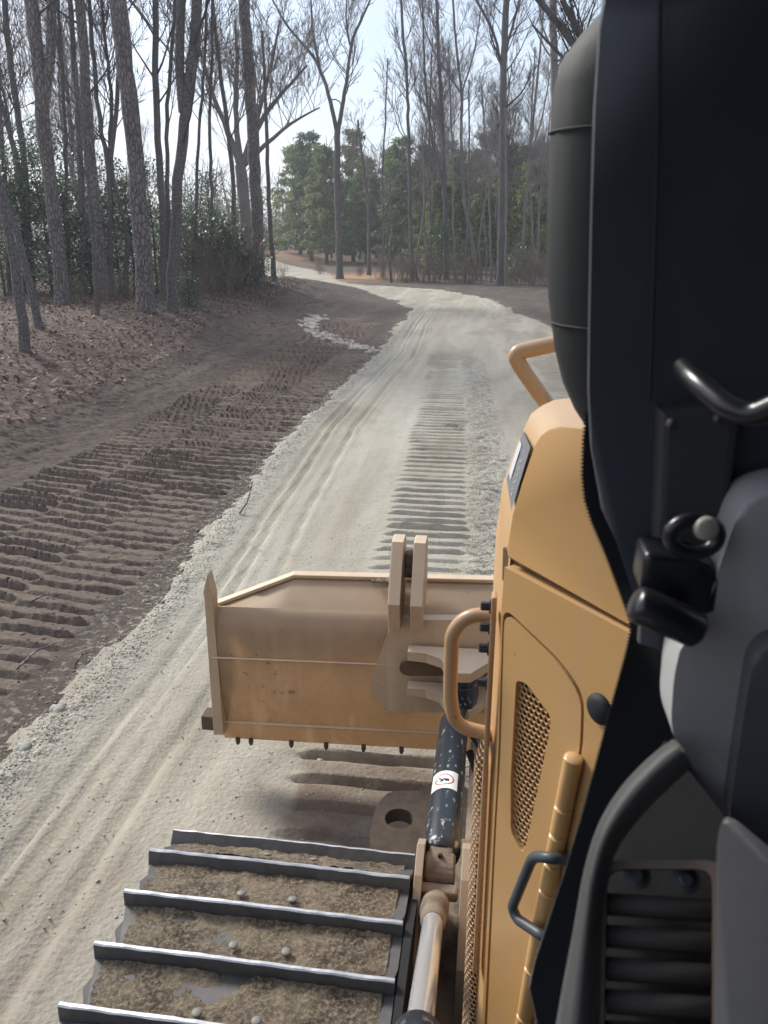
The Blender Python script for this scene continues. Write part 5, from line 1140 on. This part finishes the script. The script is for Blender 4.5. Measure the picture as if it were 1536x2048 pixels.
bm = bmesh.new(); prism(bm, teeth + V3([(0.4258,0.733,1.4287),(0.277,0.733,2.3045)]), (0, -1, 0), .0004); part('glass_border', bm, M['frit'])
# front post with its covers
bm = bmesh.new(); P = V3([(0.0672,0.66,2.6304),(0.0658,0.66,2.5934),(0.0669,0.66,2.5413),(0.0708,0.66,2.4715),(0.0759,0.66,2.396),(0.0807,0.66,2.331),(0.0877,0.66,2.2794),(0.1021,0.66,2.2231),(0.1168,0.66,2.1955),(0.1402,0.66,2.1455),(0.1461,0.66,2.1154),(0.1465,0.66,2.0947),(0.203,0.66,2.0781),(0.2141,0.66,2.1255),(0.2225,0.66,2.2404),(0.2766,0.66,2.2518),(0.2104,0.66,2.6248)]); prism(bm, P, (0, -1, 0), .012, .004, 3)
post = auto_smooth(part('front_post', bm, M['black']), 50)
bm = bmesh.new(); P = V3([(0.1356,0.64,2.3198),(0.1901,0.64,2.3295),(0.1993,0.64,2.3054),(0.2025,0.64,2.2013),(0.1841,0.64,2.1864),(0.1447,0.64,2.205)]); prism(bm, P, (0, -1, 0), .03, .008, 3); part('post_cover', bm, simple('cover_grey', (.045, .046, .05), .6), post)
bm = bmesh.new(); tube(bm, V3([(0.1023,0.647,2.6254),(0.1133,0.647,2.5122),(0.1226,0.647,2.3976),(0.1283,0.647,2.3264)]), .0016, 6); part('post_seam', bm, M['rubber'], post)
for p in V3([(0.1394,0.608,2.3149),(0.1736,0.608,2.3207),(0.1479,0.608,2.2287)]):
    bm = bmesh.new(); lathe(bm, p, p + Vector((0, -.004, 0)), [(0, .0055), (.002, .0052), (.004, .003)], 12); part('cover_screw', bm, M['bolt'], post)
bm = bmesh.new(); tube(bm, smooth_path([(0.1406,0.6,2.3603),(0.1428,0.57,2.3555),(0.1579,0.54,2.3431),(0.1715,0.53,2.3399),(0.1911,0.51,2.3582)], .04), .0082, 14); auto_smooth(part('pull_handle', bm, M['gloss']), 60)
bm = bmesh.new(); P = rounded([(0.1289,0.6,2.2112),(0.172,0.6,2.2072),(0.1884,0.6,2.1994),(0.1888,0.6,2.1546),(0.169,0.6,2.1392),(0.129,0.6,2.1733)], .008, 3); prism(bm, P, (0, -1, 0), .04, .006, 3); latch = auto_smooth(part('latch_block', bm, M['gloss']), 50)
bm = bmesh.new(); a, c = V3([(0.1198,0.575,2.178),(0.1728,0.575,2.1565)]); lathe(bm, a, c, [(0, .012), (.004, .0155), ((c - a).length - .004, .0155), ((c - a).length, .012)], 18); auto_smooth(part('latch_barrel', bm, M['gloss'], latch), 50)
bm = bmesh.new(); cc = Vector((0.1607,0.585,2.233))
pts = [cc + Vector((.018 * math.cos(t_), 0, .014 * math.sin(t_))) for t_ in np.linspace(0, 2 * math.pi, 25)]; tube(bm, pts, .006, 8, False); part('latch_ring', bm, M['gloss'], latch, True)
bm = bmesh.new(); cc = Vector((0.1668,0.58,2.2418)); lathe(bm, cc, cc + Vector((0, -.006, .001)), [(0, .0095), (.004, .009), (.006, .006)], 18); part('latch_highlight', bm, simple('highlight_pale', (.32, .31, .27), .5), latch, True)  # pale disc imitates a highlight on the latch ring
# lower covers
bm = bmesh.new(); P = V3([(0.2501,0.6,2.2777),(0.1973,0.6,2.2633),(0.1878,0.6,2.2038),(0.1789,0.6,2.1399),(0.1671,0.6,2.1287),(0.1648,0.6,2.1006),(0.1684,0.6,2.0432),(0.1926,0.6,2.0021),(0.2224,0.6,1.9552),(0.2531,0.6,1.9223),(0.3245,0.6,1.8587)]); P = rounded(P, .03, 5); prism(bm, P, (0, -1, 0), .05, .006, 3); auto_smooth(part('upper_cover', bm, M['cover']), 50)
bm = bmesh.new(); P = V3([(0.2634,0.58,2.1615),(0.2176,0.58,2.1447),(0.2194,0.58,2.055),(0.2219,0.58,1.9671),(0.2559,0.58,1.9218),(0.3136,0.58,1.8784)]); P = rounded(P, .03, 5); prism(bm, P, (0, -1, 0), .03, .006, 3); auto_smooth(part('inner_cover', bm, M['slate']), 50)
BNv = Vector((-0.1914, -0.5911, 0.7836))
arch_o = V3([(0.0677,0.4277,1.86),(0.0758,0.4578,1.8913),(0.086,0.4922,1.9274),(0.0942,0.5208,1.9572),(0.1059,0.5448,1.9838),(0.1244,0.5646,2.0083),(0.1494,0.5807,2.0311),(0.1681,0.5888,2.0445)]); arch_i = V3([(0.1024,0.4262,1.8689),(0.1048,0.4562,1.8984),(0.1074,0.4907,1.9323),(0.112,0.5139,1.9559),(0.1229,0.532,1.9765),(0.1433,0.5483,1.9982),(0.1679,0.563,2.0196),(0.1822,0.5702,2.0308)])
BNv = (arch_o[3] - arch_o[0]).cross(arch_o[7] - arch_o[0]).normalized(); BNv = BNv if BNv.y < 0 else -BNv
def spline(P, k=5):
    out = []; Q = [P[0] * 2 - P[1]] + P + [P[-1] * 2 - P[-2]]
    for i in range(1, len(Q) - 2):
        for j in range(k):
            t_ = j / k; a, b_, c, d = Q[i - 1:i + 3]; out.append(.5 * (2 * b_ + (c - a) * t_ + (2 * a - 5 * b_ + 4 * c - d) * t_ ** 2 + (3 * b_ - a - 3 * c + d) * t_ ** 3))
    return out + [P[-1]]
arch_o = spline(arch_o); arch_i = spline(arch_i)
bm = bmesh.new()
sec = []
for a, c in zip(arch_o, arch_i):
    row = []
    for j in range(7):
        t_ = j / 6; h = .022 * math.sin(math.pi * min(1, t_ * 1.02)) ** .7 if 0 < t_ < 1 else 0
        row.append(bm.verts.new(a.lerp(c, t_) + BNv * h))
    sec.append(row)
for a, c in zip(sec, sec[1:]):
    for j in range(6): bm.faces.new((a[j], a[j + 1], c[j + 1], c[j]))
bmesh.ops.solidify(bm, geom=bm.faces[:], thickness=.006)
part('arched_trim', bm, M['trim'], smooth=True)
bm = bmesh.new(); P = V3([(0.0895,0.4447,1.8403),(0.0968,0.5369,1.931),(0.1206,0.5754,1.975),(0.1688,0.6134,2.0258),(0.2087,0.5668,1.9929),(0.2211,0.5432,1.9738),(0.2075,0.4398,1.8705)]); prism(bm, P, BNv, .02); part('sill_back', bm, M['rubber'])
bm = bmesh.new()
outer = rounded([(0.1022,0.4195,1.8624),(0.1089,0.525,1.9656),(0.199,0.5173,1.985),(0.1869,0.4163,1.8844)], .012, 3); inner = rounded([(0.1058,0.4216,1.8655),(0.1122,0.5198,1.9617),(0.1912,0.5133,1.9788),(0.1806,0.4187,1.8848)], .012, 3)
panel_with_hole(bm, outer, inner, BNv, .016)
M['ribdust'] = paint('dusty_rubber', (.012, .012, .012), .75, .35, (.10, .085, .072)); M['rim'] = paint('dusty_rim', (.03, .029, .028), .7, .55, (.22, .155, .115)); tread = part('tread_rim', bm, M['rim'])
for i in range(6):
    y0 = 1798 + 66 * i
    pass
ribs = V3([(0.1126,0.5097,1.935),(0.112,0.493,1.9188),(0.1115,0.4766,1.9029),(0.1109,0.4607,1.8875),(0.1104,0.4455,1.8728),(0.1098,0.4308,1.8585)]); ribe = V3([(0.1931,0.5001,1.9497),(0.1913,0.4842,1.9338),(0.1895,0.4685,1.9183),(0.1878,0.4533,1.9032),(0.1861,0.4388,1.8888),(0.1845,0.4247,1.8748)])
for a, c in zip(ribs, ribe):
    bm = bmesh.new(); tube(bm, [a, a.lerp(c, .5), c], .0085, 10); part('tread_rib', bm, M['ribdust'], tread, True)
for p in V3([(0.1392,0.5284,1.9496),(0.1761,0.5233,1.9556)]):
    bm = bmesh.new(); lathe(bm, p, p + BNv * .012, [(0, .011), (.003, .011), (.0035, .0065), (.010, .0060), (.011, .004)], 12); part('tread_screw', bm, M['bolt'], tread)
bm = bmesh.new(); P = rounded([(0.1796,0.4095,1.8927),(0.1937,0.5193,2.0023),(0.2006,0.5347,2.0192),(0.2599,0.4884,1.9923),(0.2448,0.407,1.9096)], .02, 5); prism(bm, P, BNv, .03, .006, 3); auto_smooth(part('side_cover', bm, M['slate']), 50)
# exhaust stack outside the glass
bm = bmesh.new(); sx = [(1208,-30), (1150,70), (1112,130), (1103,200), (1097,320), (1096,480), (1098,600), (1106,660), (1113,720), (1128,775), (1150,825), (1175,862)]
L_ = V3([(0.0963,0.9,2.6875),(0.0903,0.9,2.6647),(0.0727,0.9,2.6461),(0.0563,0.9,2.6247),(0.0494,0.9,2.5982),(0.0486,0.9,2.5521),(0.0505,0.9,2.4895),(0.0537,0.9,2.4287),(0.0588,0.9,2.3866),(0.0647,0.9,2.3569),(0.07,0.9,2.3293),(0.0817,0.9,2.2927),(0.0977,0.9,2.2613),(0.1156,0.9,2.2364)])
seam = {5, 9}; rows = []
for i, p in enumerate(L_):
    r_ = max(.012, .205 - (p.x)); ctr = Vector((.205, .90 + .02, p.z)); 
    rows.append([bm.verts.new(ctr + Vector((-r_ * math.cos(t_), .09 * min(1, r_ / .1) * math.sin(t_), 0))) for t_ in np.linspace(-math.pi, math.pi, 25)[:-1]])
for a, c in zip(rows, rows[1:]):
    for j in range(24): bm.faces.new((a[j], a[(j + 1) % 24], c[(j + 1) % 24], c[j]))
bm.faces.new(rows[0]); bm.faces.new(rows[-1][::-1])
stk = auto_smooth(part('exhaust_stack', bm, M['stack']), 60)
for k in (5, 9):
    p = L_[k]; bm = bmesh.new(); r_ = .205 - p.x; tube(bm, [Vector((.205 - (r_ + .001) * math.cos(t_), .92 + .091 * math.sin(t_), p.z + .004 * math.cos(t_))) for t_ in np.linspace(-1.9, 1.9, 25)], .0013, 6); part('stack_seam', bm, M['rubber'], stk, True)
# the rest of the cab that shades this corner
bm = bmesh.new(); box(bm, (.42, -.05, 2.98), (1.75, 1.75, .10), bevel=.03); part('cab_roof', bm, M['black'])
bm = bmesh.new(); box(bm, (.42, -.90, 2.1), (1.7, .06, 1.7)); part('rear_wall', bm, M['black'])
bm = bmesh.new(); box(bm, (1.27, -.1, 2.1), (.06, 1.6, 1.7)); part('far_wall', bm, M['black'])
bm = bmesh.new(); box(bm, (.50, -.1, 1.30), (1.5, 1.55, .06)); part('cab_floor', bm, M['black'])
